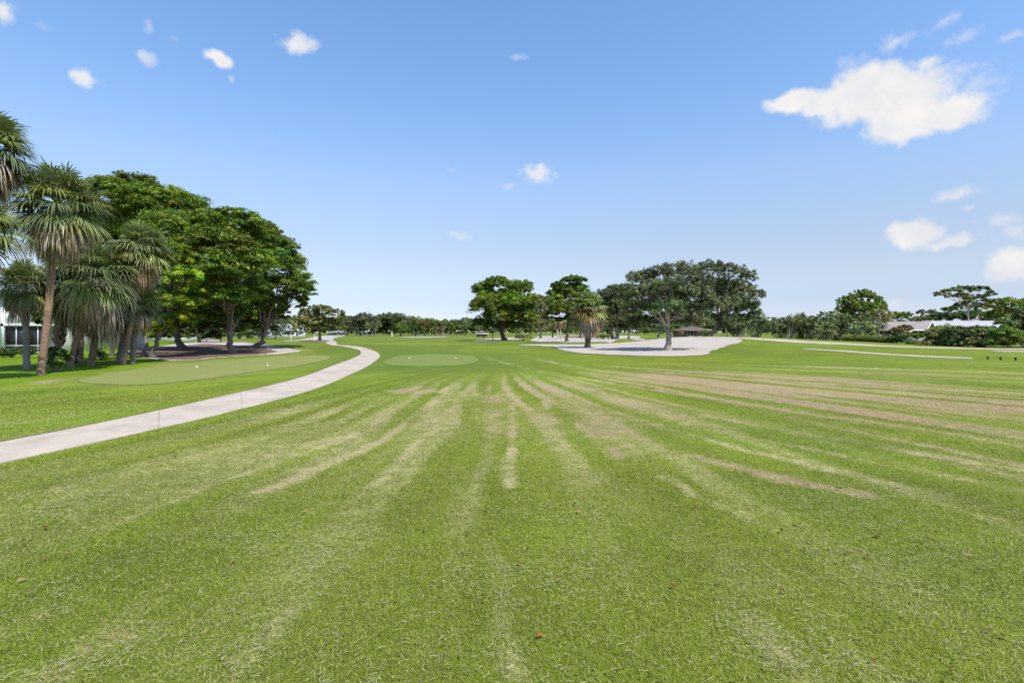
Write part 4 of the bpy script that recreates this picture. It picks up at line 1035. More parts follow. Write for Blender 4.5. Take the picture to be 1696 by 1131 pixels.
tree('oak_tree', 'dark trunked oak standing close behind the smaller grey oak', 1015, 98.0, None, [(1005, 520, 16, 14), (1020, 510, 18, 16), (990, 535, 14, 8)], r0=0.36, style='fine', col='dark', seed=67, cover=1.5, leafscale=1.3, fork=1.0, bark=(0.07, 0.06, 0.05))
tree('oak_tree', 'large spreading oak with pale low forked limbs in the sand', 1107, None, 580.5,
     [(1060, 462, 20, 12), (1090, 455, 22, 12), (1122, 450, 26, 13), (1150, 460, 22, 13), (1072, 485, 28, 17, -1), (1110, 480, 34, 20, -2), (1150, 488, 28, 18, -1), (1062, 512, 24, 14), (1100, 512, 32, 16, -2), (1140, 515, 30, 14), (1082, 530, 22, 8, 2.5), (1132, 530, 22, 8, 2.5), (1048, 488, 12, 14), (1170, 505, 14, 16), (1058, 534, 20, 8, 2), (1158, 534, 20, 8, 2), (1108, 498, 34, 20, 3)],
     r0=0.30, style='fine', col='oak', seed=68, cover=1.3, leafscale=0.85, fork=0.9, bark=(0.30, 0.265, 0.225))
tree('oak_tree', 'airy dark oak with ragged right side rising from behind the mound', 1175, 78.0, None,
     [(1180, 446, 24, 12), (1212, 452, 20, 13), (1238, 460, 14, 12), (1255, 490, 11, 10), (1235, 485, 18, 14), (1205, 480, 28, 18), (1175, 478, 26, 18), (1190, 510, 28, 16), (1225, 512, 22, 12), (1160, 515, 20, 14), (1246, 506, 14, 8), (1150, 530, 18, 8), (1200, 530, 24, 8), (1236, 528, 16, 9), (1216, 540, 20, 7), (1248, 518, 10, 9), (1190, 495, 26, 18), (1225, 500, 20, 14)],
     r0=0.34, style='fine', col='oak', seed=69, cover=1.25, leafscale=1.0, fork=1.0, bark=(0.23, 0.20, 0.17))
tree('small_tree', 'small bright lime green tree below the ragged oak', 1204, 104.0, None, [(1195, 530, 12, 7), (1212, 527, 11, 7), (1205, 538, 12, 6), (1180, 536, 9, 5)], r0=0.15, style='broad', col='light', seed=70, cover=1.6, leafscale=1.1, bark=(0.28, 0.24, 0.2))
shrub('flat topped reddish green hedge under the double crowned tree', 866, None, [(857, 558.5, 6, 3.6, 0), (866, 558.5, 6, 3.6, 0), (875, 558.5, 6, 3.6, 0)], col='olive', seed=71, d=104, name='hedge', cat='hedge', leafscale=1.0, depth=0.8)
shrub('fresh green hedge on the sand between the skirted palm and the oaks', 993, None, [(985, 558.5, 6, 4, 0), (994, 558.5, 6, 4, 0), (1003, 558.6, 6, 4, 0)], col='fresh', seed=72, d=108, name='hedge', cat='hedge', leafscale=1.0, depth=0.8)
shrub('small round bush beside the fresh green hedge on the sand', 1009, None, [(1009, 557.5, 4, 4)], col='olive', seed=73, d=112, leafscale=1.0)
shrub('clipped low hedge in front of the brown timber house', 1168, None, [(1163, 551.5, 6, 4.2, 0), (1172, 551.5, 6, 4.2, 0)], col='fresh', seed=74, d=112, name='hedge', cat='hedge', leafscale=1.2, depth=0.8)
for lab, px, d, lo, colr, sd in (
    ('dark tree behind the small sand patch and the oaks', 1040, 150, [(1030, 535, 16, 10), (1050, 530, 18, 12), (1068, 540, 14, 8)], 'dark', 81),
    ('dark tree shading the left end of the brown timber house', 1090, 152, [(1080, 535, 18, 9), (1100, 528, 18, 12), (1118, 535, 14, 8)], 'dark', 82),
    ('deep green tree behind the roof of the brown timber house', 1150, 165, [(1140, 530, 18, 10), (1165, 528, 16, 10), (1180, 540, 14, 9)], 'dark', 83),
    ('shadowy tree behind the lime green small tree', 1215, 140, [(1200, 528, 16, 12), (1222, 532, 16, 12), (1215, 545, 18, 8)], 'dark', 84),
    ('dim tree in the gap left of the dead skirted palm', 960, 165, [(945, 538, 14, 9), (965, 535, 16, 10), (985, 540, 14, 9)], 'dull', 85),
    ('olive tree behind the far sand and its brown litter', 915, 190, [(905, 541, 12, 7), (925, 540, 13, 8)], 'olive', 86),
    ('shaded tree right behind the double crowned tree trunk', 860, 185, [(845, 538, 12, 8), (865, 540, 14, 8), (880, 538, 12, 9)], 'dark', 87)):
    tree('background_tree', lab, px, d, None, lo, r0=0.28, style='broad', col=colr, seed=sd, cover=2.3, leafscale=1.7, fork=0.95)
for lab, px, d, h, le, sd in (('thin pale leaning palm trunk in the gap behind the upright green tree', 923, 118, 25, -3, 91), ('second thin pale palm with brown drooping leaves behind the upright green tree', 929, 124, 24, 1, 92)):
    b = GD(px, d); fan_palm(lab, b, PX(px - le, 556 - h, d), 1.5, r0=0.15, seed=sd, n=12, ndead=18, nseg=12, green=(0.16, 0.13, 0.06), deadc=(0.25, 0.18, 0.11), bark=(0.42, 0.37, 0.30))

# ------------------------------------------------------------------ hedge of clumping palms on the right
PROT = {}
def clump(label, px, d, top_py, spread, var, rz):
    b = GD(px, d); H = EYE - (top_py - HY) / F * d - b[2]
    if var not in PROT:
        P = dict(a=dict(H=7, spread=2.6, nst=30, seed=1, gold=0.06, leafL=1.25, nleaf=12), b=dict(H=7, spread=2.9, nst=34, seed=2, leafL=1.25, nleaf=12, col=(0.105, 0.150, 0.05), gold=0.03),
                 c=dict(H=7, spread=2.4, nst=26, seed=3, leafL=1.2, nleaf=12, col=(0.16, 0.175, 0.065), gold=0.2, stemc=(0.5, 0.46, 0.37)), d=dict(H=4, spread=1.8, nst=20, seed=4, col=(0.21, 0.25, 0.10), gold=0.12, leafL=1.1, stemc=(0.38, 0.34, 0.26)))[var]
        st, lf = stem_clump_mesh(**P)
        rt = thing('clumping_palm', label, 'palm clump', b, 'hedge of clumping palms', rz)
        st.build('stems', M['bark'], rt, smooth=True); lf.build('crown', M['palm'], rt)
        PROT[var] = (rt, P['H'], P['spread']); s = (spread / P['spread'], spread / P['spread'], H / P['H']); rt.scale = s
    else:
        r0, h0, s0 = PROT[var]; rt = copy_thing(r0, b, rz, 1, label); rt.scale = (spread / s0, spread / s0, H / h0)
    return rt
for q, (lab, px, d, ty, sp, v) in enumerate([
    ('clumping palm at the left end of the palm hedge, below the ragged oak', 1228, 106, 527, 2.6, 'a'),
    ('tall tufted clumping palm whose fronds show against the sky beside the ragged oak', 1252, 112, 514, 2.4, 'b'),
    ('clumping palm just right of the sky gap in the palm hedge', 1292, 108, 523, 2.4, 'a'),
    ('bushy clumping palm with pale stems left of the hedge middle', 1306, 106, 519, 2.6, 'c'),
    ('dense clumping palm in the hedge left of the leaning pale stems', 1328, 108, 519, 2.8, 'b'),
    ('clumping palm with many leaning pale stems in the hedge', 1345, 104, 518, 2.6, 'a'),
    ('brown tinged clumping palm in the hedge middle', 1362, 106, 517, 2.7, 'b'),
    ('clumping palm with golden lower leaves and slanting stems', 1366, 101, 531, 1.9, 'd'),
    ('tall clumping palm where the hedge climbs toward the round crowned tree', 1383, 108, 513, 2.8, 'a'),
    ('shadowed clumping palm at the foot of the round crowned tree', 1402, 106, 520, 2.7, 'b'),
    ('pale fan tufted palm clump in front of the round crowned tree', 1428, 92, 530, 2.2, 'd'),
    ('orange tinged palm clump with fanned grey stems at the right end of the hedge', 1452, 96, 506, 2.6, 'c'),
    ('leafy palm clump between the pale fan clump and the orange tinged clump', 1440, 104, 522, 2.4, 'a')]):
    clump(lab, px, d, ty - 4, sp, v, q * 1.3)
tree('background_tree', 'round crowned tree towering over the right end of the palm hedge', 1430, 112.0, None,
     [(1405, 502, 14, 11), (1425, 491, 16, 9), (1442, 494, 14, 10), (1456, 505, 10, 10), (1420, 512, 24, 14), (1445, 518, 18, 14), (1400, 520, 16, 12)], r0=0.3, style='fine', col='fresh', seed=101, cover=2.2, leafscale=1.9, fork=1.0)
shrub('long band of low dark undergrowth at the foot of the palm hedge', 1340, None, [(1228 + 17 * q, 543.0 - (0.5 * q if q > 5 else 0), 14, 18.0, 0) for q in range(14)], col='dark', seed=102, d=117, name='hedge', cat='hedge', leafscale=1.5, depth=0.3, style='broad')
# ornamental grass
_t = None
GL = ['feathery ornamental grass tuft at the left end of the grass border', 'ornamental grass tuft second along the border', 'tall yellowish ornamental grass tuft in the border', 'ornamental grass tuft below the pale fan palm clump', 'dense ornamental grass tuft in the middle of the border', 'drooping ornamental grass tuft below the orange tinged clump', 'ornamental grass tuft next to the dark border shrub', 'ornamental grass tuft at the right end of the border']
for q, lab in enumerate(GL):
    px = 1402 + q * 9.6; d = 80 - q * 1.2; b = GD(px, d)
    if _t is None:
        _t = tuft_mesh(1.5, 520, 5).build('ornamental_grass', M['palm']); o = _t
    else:
        o = _t.copy(); COL.objects.link(o)
    o.location = b; o.rotation_euler = (0, 0, q * 1.7); s = 1 + 0.25 * math.sin(q * 2.3); o.scale = (1.15 * s, 1.15 * s, s)
    tag(o, lab, 'ornamental grass', 'ornamental grass border')

# ------------------------------------------------------------------ shrubs and trees at the far right
for lab, px, d, lo, colr, sd, ls in (
    ('dark rounded border shrub at the right end of the ornamental grass', 1484, 70, [(1478, 565, 10, 10), (1492, 562, 10, 10)], 'dark', 111, 0.9),
    ('golden tipped bush before the taupe roofed house', 1492, 74, [(1485, 549, 10, 8), (1500, 545, 9, 8), (1490, 556, 14, 8)], 'coppery', 112, 0.9),
    ('yellow green low shrub between the border shrub and the great bushes', 1512, 68, [(1508, 569, 9, 5), (1520, 571, 7, 4)], 'fresh', 113, 0.8),
    ('big olive green bush leftmost of the great bushes by the houses', 1548, 64, [(1549, 559, 18, 15), (1566, 552, 21, 14), (1541, 569, 14, 9), (1558, 568, 24, 11)], 'olive', 114, 0.85),
    ('mounded dark green bush in front of the white roofed building', 1590, 62, [(1582, 552, 20, 12), (1604, 556, 22, 14), (1580, 568, 22, 11), (1605, 569, 22, 10)], 'dull', 115, 0.85),
    ('pale sprayed bush between the dark bush and the bright right hand bush', 1630, 60, [(1628, 551, 22, 12), (1645, 557, 22, 15), (1622, 568, 22, 10)], 'olive', 116, 0.85),
    ('bright green bush low at the right side', 1668, 58, [(1665, 556, 20, 15), (1682, 566, 20, 11), (1655, 568, 18, 10)], 'fresh', 117, 0.85),
    ('tall dark bush reaching up at the right picture edge', 1690, 60, [(1680, 535, 20, 16), (1702, 525, 20, 16), (1665, 538, 14, 12), (1700, 550, 24, 18), (1720, 560, 22, 18), (1735, 535, 20, 20)], 'dull', 118, 0.9)):
    shrub(lab, px, None, lo, col=colr, seed=sd, d=d, leafscale=ls * 0.85, style='broad', cover=2.2)
shrub('clipped dark green hedge below the cream gable of the taupe roofed house', 1508, None, [(1500, 557, 8, 5, 0), (1510, 557, 8, 5, 0), (1520, 557, 7, 5, 0)], col='fresh', seed=119, d=84, name='hedge', cat='hedge', leafscale=0.9, depth=0.6)
tree('umbrella_tree', 'flat topped umbrella tree with pale forked trunk behind the white roof', 1606, 105.0, None,
     [(1558, 489, 12, 6), (1578, 482, 15, 6), (1600, 478, 16, 6), (1625, 481, 16, 7), (1640, 490, 10, 7), (1590, 492, 16, 7), (1615, 496, 16, 8), (1600, 507, 20, 9), (1578, 515, 14, 9), (1630, 510, 16, 9)],
     r0=0.17, style='tier', col='dull', seed=121, cover=2.6, leafscale=1.3, fork=0.6, bark=(0.42, 0.38, 0.33))
for lab, px, d, lo, colr, sd in (
    ('broad green tree right of the flat topped umbrella tree', 1665, 112, [(1650, 505, 16, 10), (1672, 503, 18, 10), (1692, 508, 16, 12), (1660, 520, 24, 12), (1700, 520, 20, 14)], 'fresh', 122),
    ('dense green tree behind the white roof and umbrella tree trunk', 1590, 125, [(1570, 525, 16, 9), (1595, 525, 18, 10), (1620, 525, 20, 12), (1650, 528, 20, 10)], 'dark', 123),
    ('green tree behind the ridge of the taupe roofed house', 1492, 135, [(1482, 524, 12, 8), (1500, 524, 13, 8), (1470, 528, 10, 7)], 'fresh', 124),
    ('bluish feathery tree between the taupe roof and the umbrella tree', 1533, 150, [(1527, 519, 7, 7), (1542, 519, 8, 7), (1535, 528, 16, 7)], 'oak', 125),
    ('dark low tree behind the gable between the two right hand roofs', 1555, 140, [(1520, 530, 14, 6), (1548, 528, 12, 8), (1562, 528, 12, 8)], 'dull', 126)):
    tree('background_tree', lab, px, d, None, lo, r0=0.25, style='broad', col=colr, seed=sd, cover=2.3, leafscale=1.4, fork=0.95)
# ------------------------------------------------------------------ buildings
def rot2(p, a): return np.array([p[0] * math.cos(a) - p[1] * math.sin(a), p[0] * math.sin(a) + p[1] * math.cos(a)])

def window_part(root, cx, face_y, cz, w, h, mull=1):
    """frame and a recessed pane on the -y side of a house in its own axes"""
    f = MB(); t = 0.08
    for sx in (-1, 1): f.box((cx + sx * (w / 2 + t / 2), face_y - 0.03, cz), (t, 0.10, h + 2 * t))
    for sz in (-1, 1): f.box((cx, face_y - 0.032, cz + sz * (h / 2 + t / 2)), (w, 0.10, t))
    for q in range(mull): f.box((cx - w / 2 + w * (q + 1) / (mull + 1), face_y - 0.02, cz), (0.05, 0.06, h))
    o = f.build('window', M['frame'], root)
    p = MB(); p.box((cx, face_y - 0.006, cz), (w, 0.02, h)); p.build('pane', M['glass'], o)

def gable_house(name, label, base, L, Wd, wh, rh, rz, wall, roof, wins=(), hip=False, eave=0.5, fascia=None, gable_front=False):
    rt = thing(name, label, 'house', base, None, rz)
    w = MB(); w.box((0, 0, wh / 2 - 0.2), (L, Wd, wh + 0.4))
    if not hip:      # gable triangles at the two ends of the ridge
        for s in (-1, 1):
            x0 = s * (L / 2 - 0.01); x1 = s * (L / 2 - 0.2)
            V = [(x0, -Wd / 2, wh), (x0, Wd / 2, wh), (x0, 0, wh + rh * 0.93), (x1, -Wd / 2, wh), (x1, Wd / 2, wh), (x1, 0, wh + rh * 0.93)]
            w.add(V, [[0, 1, 4, 3], [1, 2, 5, 4], [2, 0, 3, 5]], [[0, 2, 1], [3, 4, 5]])
    w.build('wall', wall, rt)
    r = MB(); e = eave; hl = L / 2 + e; hw = Wd / 2 + e; z0 = wh - 0.02; z1 = wh + rh + 0.05; ri = (hl - hw) if hip else hl
    ri = max(ri, 0.3)
    t = 0.16
    for zz in (0, -t):
        V = [(-hl, -hw, z0 + zz), (hl, -hw, z0 + zz), (hl, hw, z0 + zz), (-hl, hw, z0 + zz), (-ri, 0, z1 + zz), (ri, 0, z1 + zz)]
        r.add(V, [[0, 1, 5, 4], [2, 3, 4, 5]], [[1, 2, 5], [3, 0, 4]] if hip else None)
    r.build('roof', roof, rt)
    f = MB()
    for sy in (-1, 1): f.box((0, sy * (hw + 0.03), z0 - 0.08), (2 * hl, 0.05, 0.22))
    if not hip:
        for sx in (-1, 1):
            for sy in (-1, 1):
                a = np.array([sx * (hl + 0.03), sy * (hw + 0.05), z0 - 0.08]); b = np.array([sx * (hl + 0.03), 0, z1 - 0.08])
                d = np.array([0, 0, 0.11]); o = np.array([0.03, 0, 0])
                V = [a - d - o, a + d - o, b + d - o, b - d - o, a - d + o, a + d + o, b + d + o, b - d + o]
                f.add(V, [[0, 1, 2, 3], [7, 6, 5, 4], [0, 4, 5, 1], [2, 6, 7, 3], [1, 5, 6, 2], [0, 3, 7, 4]])
    else:
        for sx in (-1, 1): f.box((sx * (hl + 0.03), 0, z0 - 0.08), (0.05, 2 * hw, 0.22))
    f.build('fascia', fascia or M['white'], rt)
    for (cx, cz, ww, hh, mu) in wins: window_part(rt, cx, -Wd / 2, cz, ww, hh, mu)
    return rt

# the two storey condominium at the left edge
def condo():
    d = 47.0; b = GD(-150, d); s = 1.0
    x_r = (78 - CX) / F * d - b[0]; x_l = x_r - 34
    rt = thing('condominium', 'two storey white condominium with screened balconies at the left edge', 'building', b, None, 0)
    H1, H2, D = 2.6, 5.0, 11.0
    w = MB()
    w.box(((x_l + x_r) / 2, D / 2 + 1.6, H2 / 2 - 0.1), (x_r - x_l, D, H2 + 0.2)); w.build('wall', M['white'], rt)
    sl = MB()
    sl.box(((x_l + x_r) / 2, 0.8, H1 - 0.02), (x_r - x_l + 0.2, 1.64, 0.24)); sl.box(((x_l + x_r) / 2, 0.78, 0.0), (x_r - x_l + 0.2, 1.7, 0.2)); sl.box(((x_l + x_r) / 2, 0.8, H2 + 0.1), (x_r - x_l + 0.4, 1.8, 0.3))
    sl.build('floor_slab', M['white'], rt)
    bay = 2.0; nb = int((x_r - x_l) / bay)
    for q in range(nb):
        x0 = x_r - q * bay
        p = MB(); wide = 0.30 if q % 2 == 0 else 0.14
        p.box((x0 - wide / 2, 0.10, H2 / 2 + 0.05), (wide, 0.24, H2 - 0.05)); p.build('post', M['white'], rt)
        rl = MB(); rl.box((x0 - bay / 2, 0.15, H1 + 0.62), (bay - 0.1, 0.06, 0.98)); rl.box((x0 - bay / 2, 0.15, H1 + 1.15), (bay - 0.1, 0.12, 0.08)); rl.box((x0 - bay / 2, 0.11, H1 + 0.62), (0.05, 0.03, 0.98)); rl.build('balcony_panel', M['white'], rt)
        for z0, z1 in ((0.12, H1 - 0.16), (H1 + 1.2, H2 - 0.06)):
            sc_ = MB(); sc_.box((x0 - bay / 2, 0.20, (z0 + z1) / 2), (bay - 0.12, 0.02, z1 - z0)); so = sc_.build('screen', M['screen'], rt)
            fr = MB(); fr.box((x0 - bay / 2, 0.17, (z0 + z1) / 2), (0.06, 0.04, z1 - z0))
            if z0 < 1: fr.box((x0 - bay / 2, 0.165, z0 + 0.55), (bay - 0.12, 0.04, 0.06))
            fr.build('screen_frame', M['frame'], so)
    r = MB(); hl = (x_r - x_l) / 2 + 0.6; cx = (x_l + x_r) / 2; V = []
    for zz in (H2 + 0.26, H2 + 0.12): V += [(cx - hl, -0.5, zz), (cx + hl, -0.5, zz), (cx + hl, D + 2.2, zz), (cx - hl, D + 2.2, zz), (cx - hl + 5, D / 2 + 0.8, zz + 2.0), (cx + hl - 5, D / 2 + 0.8, zz + 2.0)]
    for o in (0, 6): r.add(V[o:o + 6], [[0, 1, 5, 4], [2, 3, 4, 5]], [[1, 2, 5], [3, 0, 4]])
    r.build('roof', M['grey_roof'], rt)
condo()
W3 = [(-9, 1.4, 1.6, 1.2, 1), (-5, 1.4, 1.6, 1.2, 1), (-1, 1.3, 2.2, 1.6, 1), (4, 1.4, 1.6, 1.2, 1), (8.5, 1.4, 1.6, 1.2, 1)]
gable_house('house', 'long low white building glimpsed between the palm trunks', GD(150, 96), 11, 9, 2.5, 1.2, 0.08, M['white'], M['white_roof'], W3, hip=True)
gable_house('house', 'white villa with grey roof behind the young yellow green tree', GD(282, 112), 14, 9, 2.9, 1.5, -0.1, M['white'], M['grey_roof'], [(-4, 1.5, 1.6, 1.3, 1), (0, 1.4, 2.0, 1.6, 1), (4, 1.5, 1.6, 1.3, 1)], hip=True)
gable_house('house', 'pale bungalow with low roof beyond the wispy grey tree', GD(474, 190), 12, 9, 2.7, 2.1, 0.5, M['white'], M['grey_roof'], [(-3, 1.4, 1.6, 1.2, 1), (1, 1.4, 1.6, 1.2, 1)])
gable_house('house', 'white gabled house just left of the pale bungalow', GD(452, 196), 9, 9, 2.9, 2.4, 1.2, M['white'], M['white_roof'], [(-2, 1.4, 1.5, 1.2, 1), (2, 1.4, 1.5, 1.2, 1)])
for lab, px, d, L in (('white house glimpsed under the lone umbrella tree', 560, 300, 14), ('long white house low behind the first far oak', 606, 310, 15), ('white house behind the reddish tinted far tree', 692, 315, 9)):
    gable_house('house', lab, GD(px, d), L * 0.7, 8, 1.7, 0.9, 0.05, M['grey_wall'], M['grey_roof'], [(-L * 0.22, 0.9, 1.4, 1.0, 1), (0, 0.8, 1.4, 1.3, 1), (L * 0.22, 0.9, 1.4, 1.0, 1)], hip=True)
gable_house('hut', 'small grey roofed hut at the left foot of the double crowned tree', GD(798, 205), 4.2, 4, 1.3, 1.3, 0.1, M['wood'], M['brown_roof'], [(0, 0.8, 1.4, 0.8, 1)], hip=True)
gable_house('house', 'brown timber house with low taupe roof under the oaks', GD(1146, 122), 6.2, 7, 2.3, 0.95, 0.15, M['wood'], M['brown_roof'], [(-2.2, 1.6, 1.3, 1.3, 1), (0.2, 1.6, 1.3, 1.3, 1), (2.5, 1.5, 1.6, 1.7, 1)], hip=True, eave=0.6, fascia=M['wood'])
# taupe roof: a long ridge away from us with a gable end facing right-front
h = GD(1496, 96)
gable_house('house', 'taupe roofed house with cream gable and white fascia at the right', h, 7.5, 8.4, 2.25, 1.5, 0.72 - math.pi / 2, M['cream'], M['taupe_roof'], [(-2, 1.4, 1.5, 1.2, 1), (3, 1.4, 1.5, 1.2, 1)])
gable_house('house', 'second taupe roof with cream gable peeking left of the larger one', GD(1480, 110), 7, 7, 2.4, 1.7, -0.5, M['cream'], M['taupe_roof'], [(0, 1.4, 1.6, 1.2, 1)])
gable_house('house', 'long white roofed building behind the great bushes at the right', GD(1594, 102), 13.2, 10, 2.35, 1.75, -0.12, M['white'], M['white_roof'], [(-4, 1.5, 1.6, 1.2, 1), (0, 1.5, 1.6, 1.2, 1), (4, 1.5, 1.6, 1.2, 1)], hip=False)

# ------------------------------------------------------------------ markers and posts
def tee_marker(label, px, py, mat, r=0.09):
    p = G(px, py); mb = MB()
    n = 8; a = np.linspace(0, math.pi / 2, n)
    mb.tube(np.stack([np.zeros(n + 2), np.zeros(n + 2), np.concatenate([[-0.03, 0.02], 0.03 + r * np.sin(a)])], 1), np.concatenate([[r * 0.7, r], r * np.cos(a) + 0.004]), 14)
    o = mb.build('tee_marker', mat, smooth=True); o.location = (p[0], p[1], p[2] + 0.03)
    tag(o, label, 'tee marker', 'tee markers'); return o
tee_marker('pale round tee marker at the left end of the oval middle tee', 678, 594.5, M['yellow'], 0.05)
tee_marker('pale round tee marker at the right end of the oval middle tee', 755, 594.3, M['yellow'], 0.05)
tee_marker('cream tee marker on the worn left tee, nearer the camera', 326, 609.5, M['yellow'], 0.045)
tee_marker('cream tee marker on the worn left tee, nearer the cart path bend', 443, 606.5, M['yellow'], 0.045)
for lab, px, py in (('small black stake on the right fairway, left of three', 1636, 595.5), ('small black stake on the right fairway, middle of three', 1657, 596.3), ('small black stake on the right fairway, nearest the picture edge', 1682, 597.2)):
    p = G(px, py); mb = MB(); mb.tube([[0, 0, -0.1], [0, 0, 0.06], [0, 0, 0.075], [0.01, 0, 0.2], [0.01, 0, 0.22]], [0.035, 0.035, 0.06, 0.055, 0.035], 10)
    o = mb.build('stake', M['black'], smooth=True); o.location = p; tag(o, lab, 'stake', 'black stakes on the right fairway')
def post(label, px, d, h, mat, cap=True, r=0.06):
    p = GD(px, d); rt = thing('post', label, 'post', p)
    mb = MB(); mb.tube([[0, 0, -0.2], [0, 0, h * 0.5], [0, 0, h]], [r, r * 0.95, r * 0.9], 10); mb.build('pole', mat, rt, smooth=True)
    if cap: m2 = MB(); m2.box((0, 0, h + 0.05), (r * 3.4, r * 3.4, 0.10), 0.3); m2.build('cap', mat, rt)
post('slim white post standing under the lone umbrella tree', 521, 116, 1.7, M['white'], r=0.11)
post('short white post on the lawn left of the lone umbrella tree', 482, 130, 1.5, M['white'], r=0.10)
post('dark pole under the left boughs of the double crowned tree', 816, 118, 1.9, M['black'], r=0.10)
post('short dark pole farther left under the double crowned tree', 801, 122, 1.0, M['black'], r=0.09)
post('white post on the far sand left of the skirted palm trunk', 965, 108, 1.7, M['white'], r=0.07)
post('white post in front of the far oaks', 649, 225, 2.2, M['white'], r=0.25)

# ------------------------------------------------------------------ sky, sun, camera
SUN_EL, SUN_AZ = math.radians(56), math.radians(142)     # azimuth clockwise from +Y (view direction)
def world():
    w = bpy.data.worlds.new('World'); sc.world = w; w.use_nodes = True
    nt = w.node_tree
    for n in list(nt.nodes): nt.nodes.remove(n)
    k = NT(nt)
    sky = k.n('ShaderNodeTexSky', sky_type='NISHITA', sun_disc=False, sun_elevation=SUN_EL, sun_rotation=SUN_AZ, altitude=0, air_density=1.0, dust_density=0.4, ozone_density=3.0)
    g = k.n('ShaderNodeTexCoord').outputs['Generated']
    dirn = k.n('ShaderNodeVectorMath', {0: g}, operation='NORMALIZE').outputs[0]
    s = k.n('ShaderNodeSeparateXYZ', {0: dirn})
    rp = k.n('ShaderNodeValToRGB', {0: k.math('MULTIPLY', s.outputs[2], 1.6667)})      # colour grade multiplied over the sky, varying with height
    G_ = [(0.0172, (0.464, 0.500, 0.718)), (0.0572, (0.489, 0.470, 0.581)), (0.1025, (0.630, 0.539, 0.546)), (0.1473, (0.711, 0.594, 0.567)), (0.2126, (0.797, 0.711, 0.670)), (0.2753, (0.865, 0.815, 0.786)), (0.3536, (0.826, 0.858, 0.890)), (0.4165, (0.791, 0.884, 0.941)), (0.526, (0.768, 0.909, 0.973))]
    er = rp.color_ramp
    while len(er.elements) < len(G_): er.elements.new(0.5)
    for e_, (z_, c_) in zip(er.elements, G_): e_.position = z_ * 1.6667
    for e_, (z_, c_) in zip(er.elements, G_): e_.color = (*c_, 1)
    tint = k.mix(1.0, sky.outputs[0], rp.outputs[0], 'MULTIPLY')
    bg = k.n('ShaderNodeBackground', {'Color': tint, 'Strength': SKY})
    az = k.math('ARCTAN2', s.outputs[0], s.outputs[1]); el = k.math('ARCSINE', s.outputs[2])
    w1 = k.n('ShaderNodeTexNoise', {'Vector': dirn, 'Scale': 16.0, 'Detail': 6, 'Roughness': 0.6})
    wv = k.n('ShaderNodeVectorMath', {0: w1.outputs['Color'], 1: (0.5, 0.5, 0.5)}, operation='SUBTRACT').outputs[0]
    wv = k.n('ShaderNodeVectorMath', {0: wv, 1: (0.05, 0.03, 0)}, operation='MULTIPLY').outputs[0]
    p0 = k.n('ShaderNodeCombineXYZ', {0: az, 1: el, 2: 0.0}).outputs[0]
    p = k.n('ShaderNodeVectorMath', {0: p0, 1: wv}, operation='ADD').outputs[0]
    nz = k.noise(dirn, 42, 8, 0.62, 0.3)
    nb = k.math('SUBTRACT', nz, 0.5)
    tot = None
    for px, py, rx, ry, wt in CLOUDS:
        u = (px - CX) / F; v = (HY - py) / F
        a0 = math.atan2(u, 1); e0 = math.asin(v / math.sqrt(1 + u * u + v * v)); ra = rx / F * math.cos(a0) ** 2; re = ry / F * math.cos(a0) * math.cos(e0)
        d = k.n('ShaderNodeVectorMath', {0: p, 1: (a0, e0, 0)}, operation='SUBTRACT').outputs[0]
        d = k.n('ShaderNodeVectorMath', {0: d, 1: (1 / (ra * 1.35), 1 / (re * 1.35), 1)}, operation='MULTIPLY').outputs[0]
        ln = k.n('ShaderNodeVectorMath', {0: d}, operation='LENGTH').outputs['Value']
        val = k.math('ADD', k.math('SUBTRACT', 1.0, ln), k.math('MULTIPLY', nb, 0.72 if wt > 0.93 else 1.7 if wt > 0.75 else 2.2))
        al = k.math('MULTIPLY', k.maprange(val, 0.02, 0.52 if wt > 0.93 else 0.78 if wt > 0.75 else 1.1, 0, 1, True), wt)
        tot = al if tot is None else k.math('MAXIMUM', tot, al)
    up = k.math('GREATER_THAN', s.outputs[1], 0.0)
    tot = k.math('MULTIPLY', tot, up)
    shade = k.maprange(k.noise(dirn, 14, 5, 0.6), 0.35, 0.65, 0, 1, True)
    cc = k.mix(shade, (0.87, 0.88, 0.91, 1), (1.0, 0.985, 0.965, 1))
    cb = k.n('ShaderNodeBackground', {'Color': cc, 'Strength': CLOUD})
    mx = k.n('ShaderNodeMixShader', {0: tot, 1: bg.outputs[0], 2: cb.outputs[0]})
    o = k.n('ShaderNodeOutputWorld'); nt.links.new(mx.outputs[0], o.inputs['Surface'])
    w.cycles.sampling_method = 'MANUAL'; w.cycles.sample_map_resolution = 512
SKY, SKY_TINT, CLOUD, EXPO, SUN = 0.14, (1, 1, 1), 0.50, 0.9, 3.2
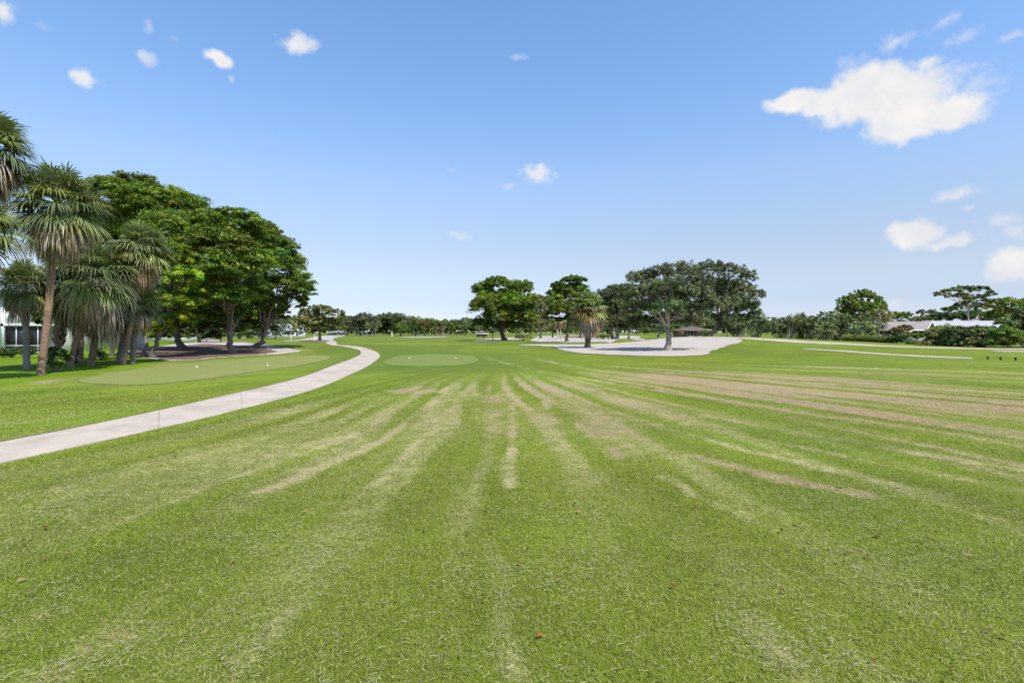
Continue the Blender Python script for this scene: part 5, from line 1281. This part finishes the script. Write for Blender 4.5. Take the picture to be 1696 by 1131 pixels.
CLOUDS = [(2, 18, 24, 20, .9), (137, 123, 24, 14, .85), (241, 97, 19, 9, .6), (236, 44, 10, 14, .35), (360, 99, 20, 11, .95), (374, 128, 7, 5, .4), (493, 70, 33, 14, .85), (290, 68, 16, 7, .2), (72, 42, 14, 5, .18),
    (888, 287, 28, 16, .8), (845, 308, 13, 7, .45), (758, 391, 21, 8, .5), (858, 96, 18, 6, .3), (746, 283, 9, 6, .22),
    (1460, 160, 120, 36, 1.0), (1440, 140, 70, 30, 1.0), (1322, 168, 50, 17, 1.0), (1560, 186, 80, 28, 1.0), (1500, 205, 70, 26, .95), (1505, 182, 80, 24, 1.0), (1375, 168, 60, 20, 1.0), (1440, 172, 70, 20, 1.0), (1497, 234, 18, 10, .6), (1537, 103, 33, 14, .9), (1615, 142, 38, 26, .4), (1412, 112, 30, 16, .35), (1484, 67, 26, 16, .7), (1562, 38, 28, 11, .5), (1600, 62, 24, 14, .55), (1676, 68, 24, 10, .4),
    (1583, 322, 40, 11, .75), (1603, 346, 15, 8, .6), (1512, 386, 48, 22, .95), (1572, 400, 42, 12, .8), (1662, 366, 38, 12, .55), (1688, 385, 24, 14, .7), (1680, 440, 52, 30, .95), (485, 522, 46, 18, .6), (700, 527, 70, 11, .4), (1478, 505, 26, 12, .4), (888, 488, 22, 10, .55)]
world()
sun = bpy.data.lights.new('sun', 'SUN'); sun.energy = SUN; sun.angle = math.radians(0.6); sun.color = (1.0, 0.955, 0.89)
so = bpy.data.objects.new('sun', sun); COL.objects.link(so)
sv = Vector((math.sin(SUN_AZ) * math.cos(SUN_EL), math.cos(SUN_AZ) * math.cos(SUN_EL), math.sin(SUN_EL)))
so.rotation_euler = sv.to_track_quat('Z', 'Y').to_euler(); so.location = (0, 0, 60)
cam = bpy.data.cameras.new('camera'); cam.sensor_width = 36; cam.lens = 36 * F / 1696; cam.clip_start = 0.1; cam.clip_end = 6000
cam.shift_y = -(565.5 - HY) / 1696
co = bpy.data.objects.new('camera', cam); COL.objects.link(co); co.location = (0, 0, EYE); co.rotation_euler = (math.radians(90), 0, 0)
sc.camera = co
sc.view_settings.view_transform = 'Standard'; sc.view_settings.look = 'None'; sc.view_settings.gamma = 1; sc.view_settings.exposure = EXPO
sc.render.engine = 'CYCLES'
sc.cycles.max_bounces = 6; sc.cycles.sample_clamp_indirect = 2.0; sc.cycles.blur_glossy = 1.0; sc.cycles.diffuse_bounces = 3; sc.cycles.glossy_bounces = 2; sc.cycles.transmission_bounces = 3; sc.cycles.use_denoising = False
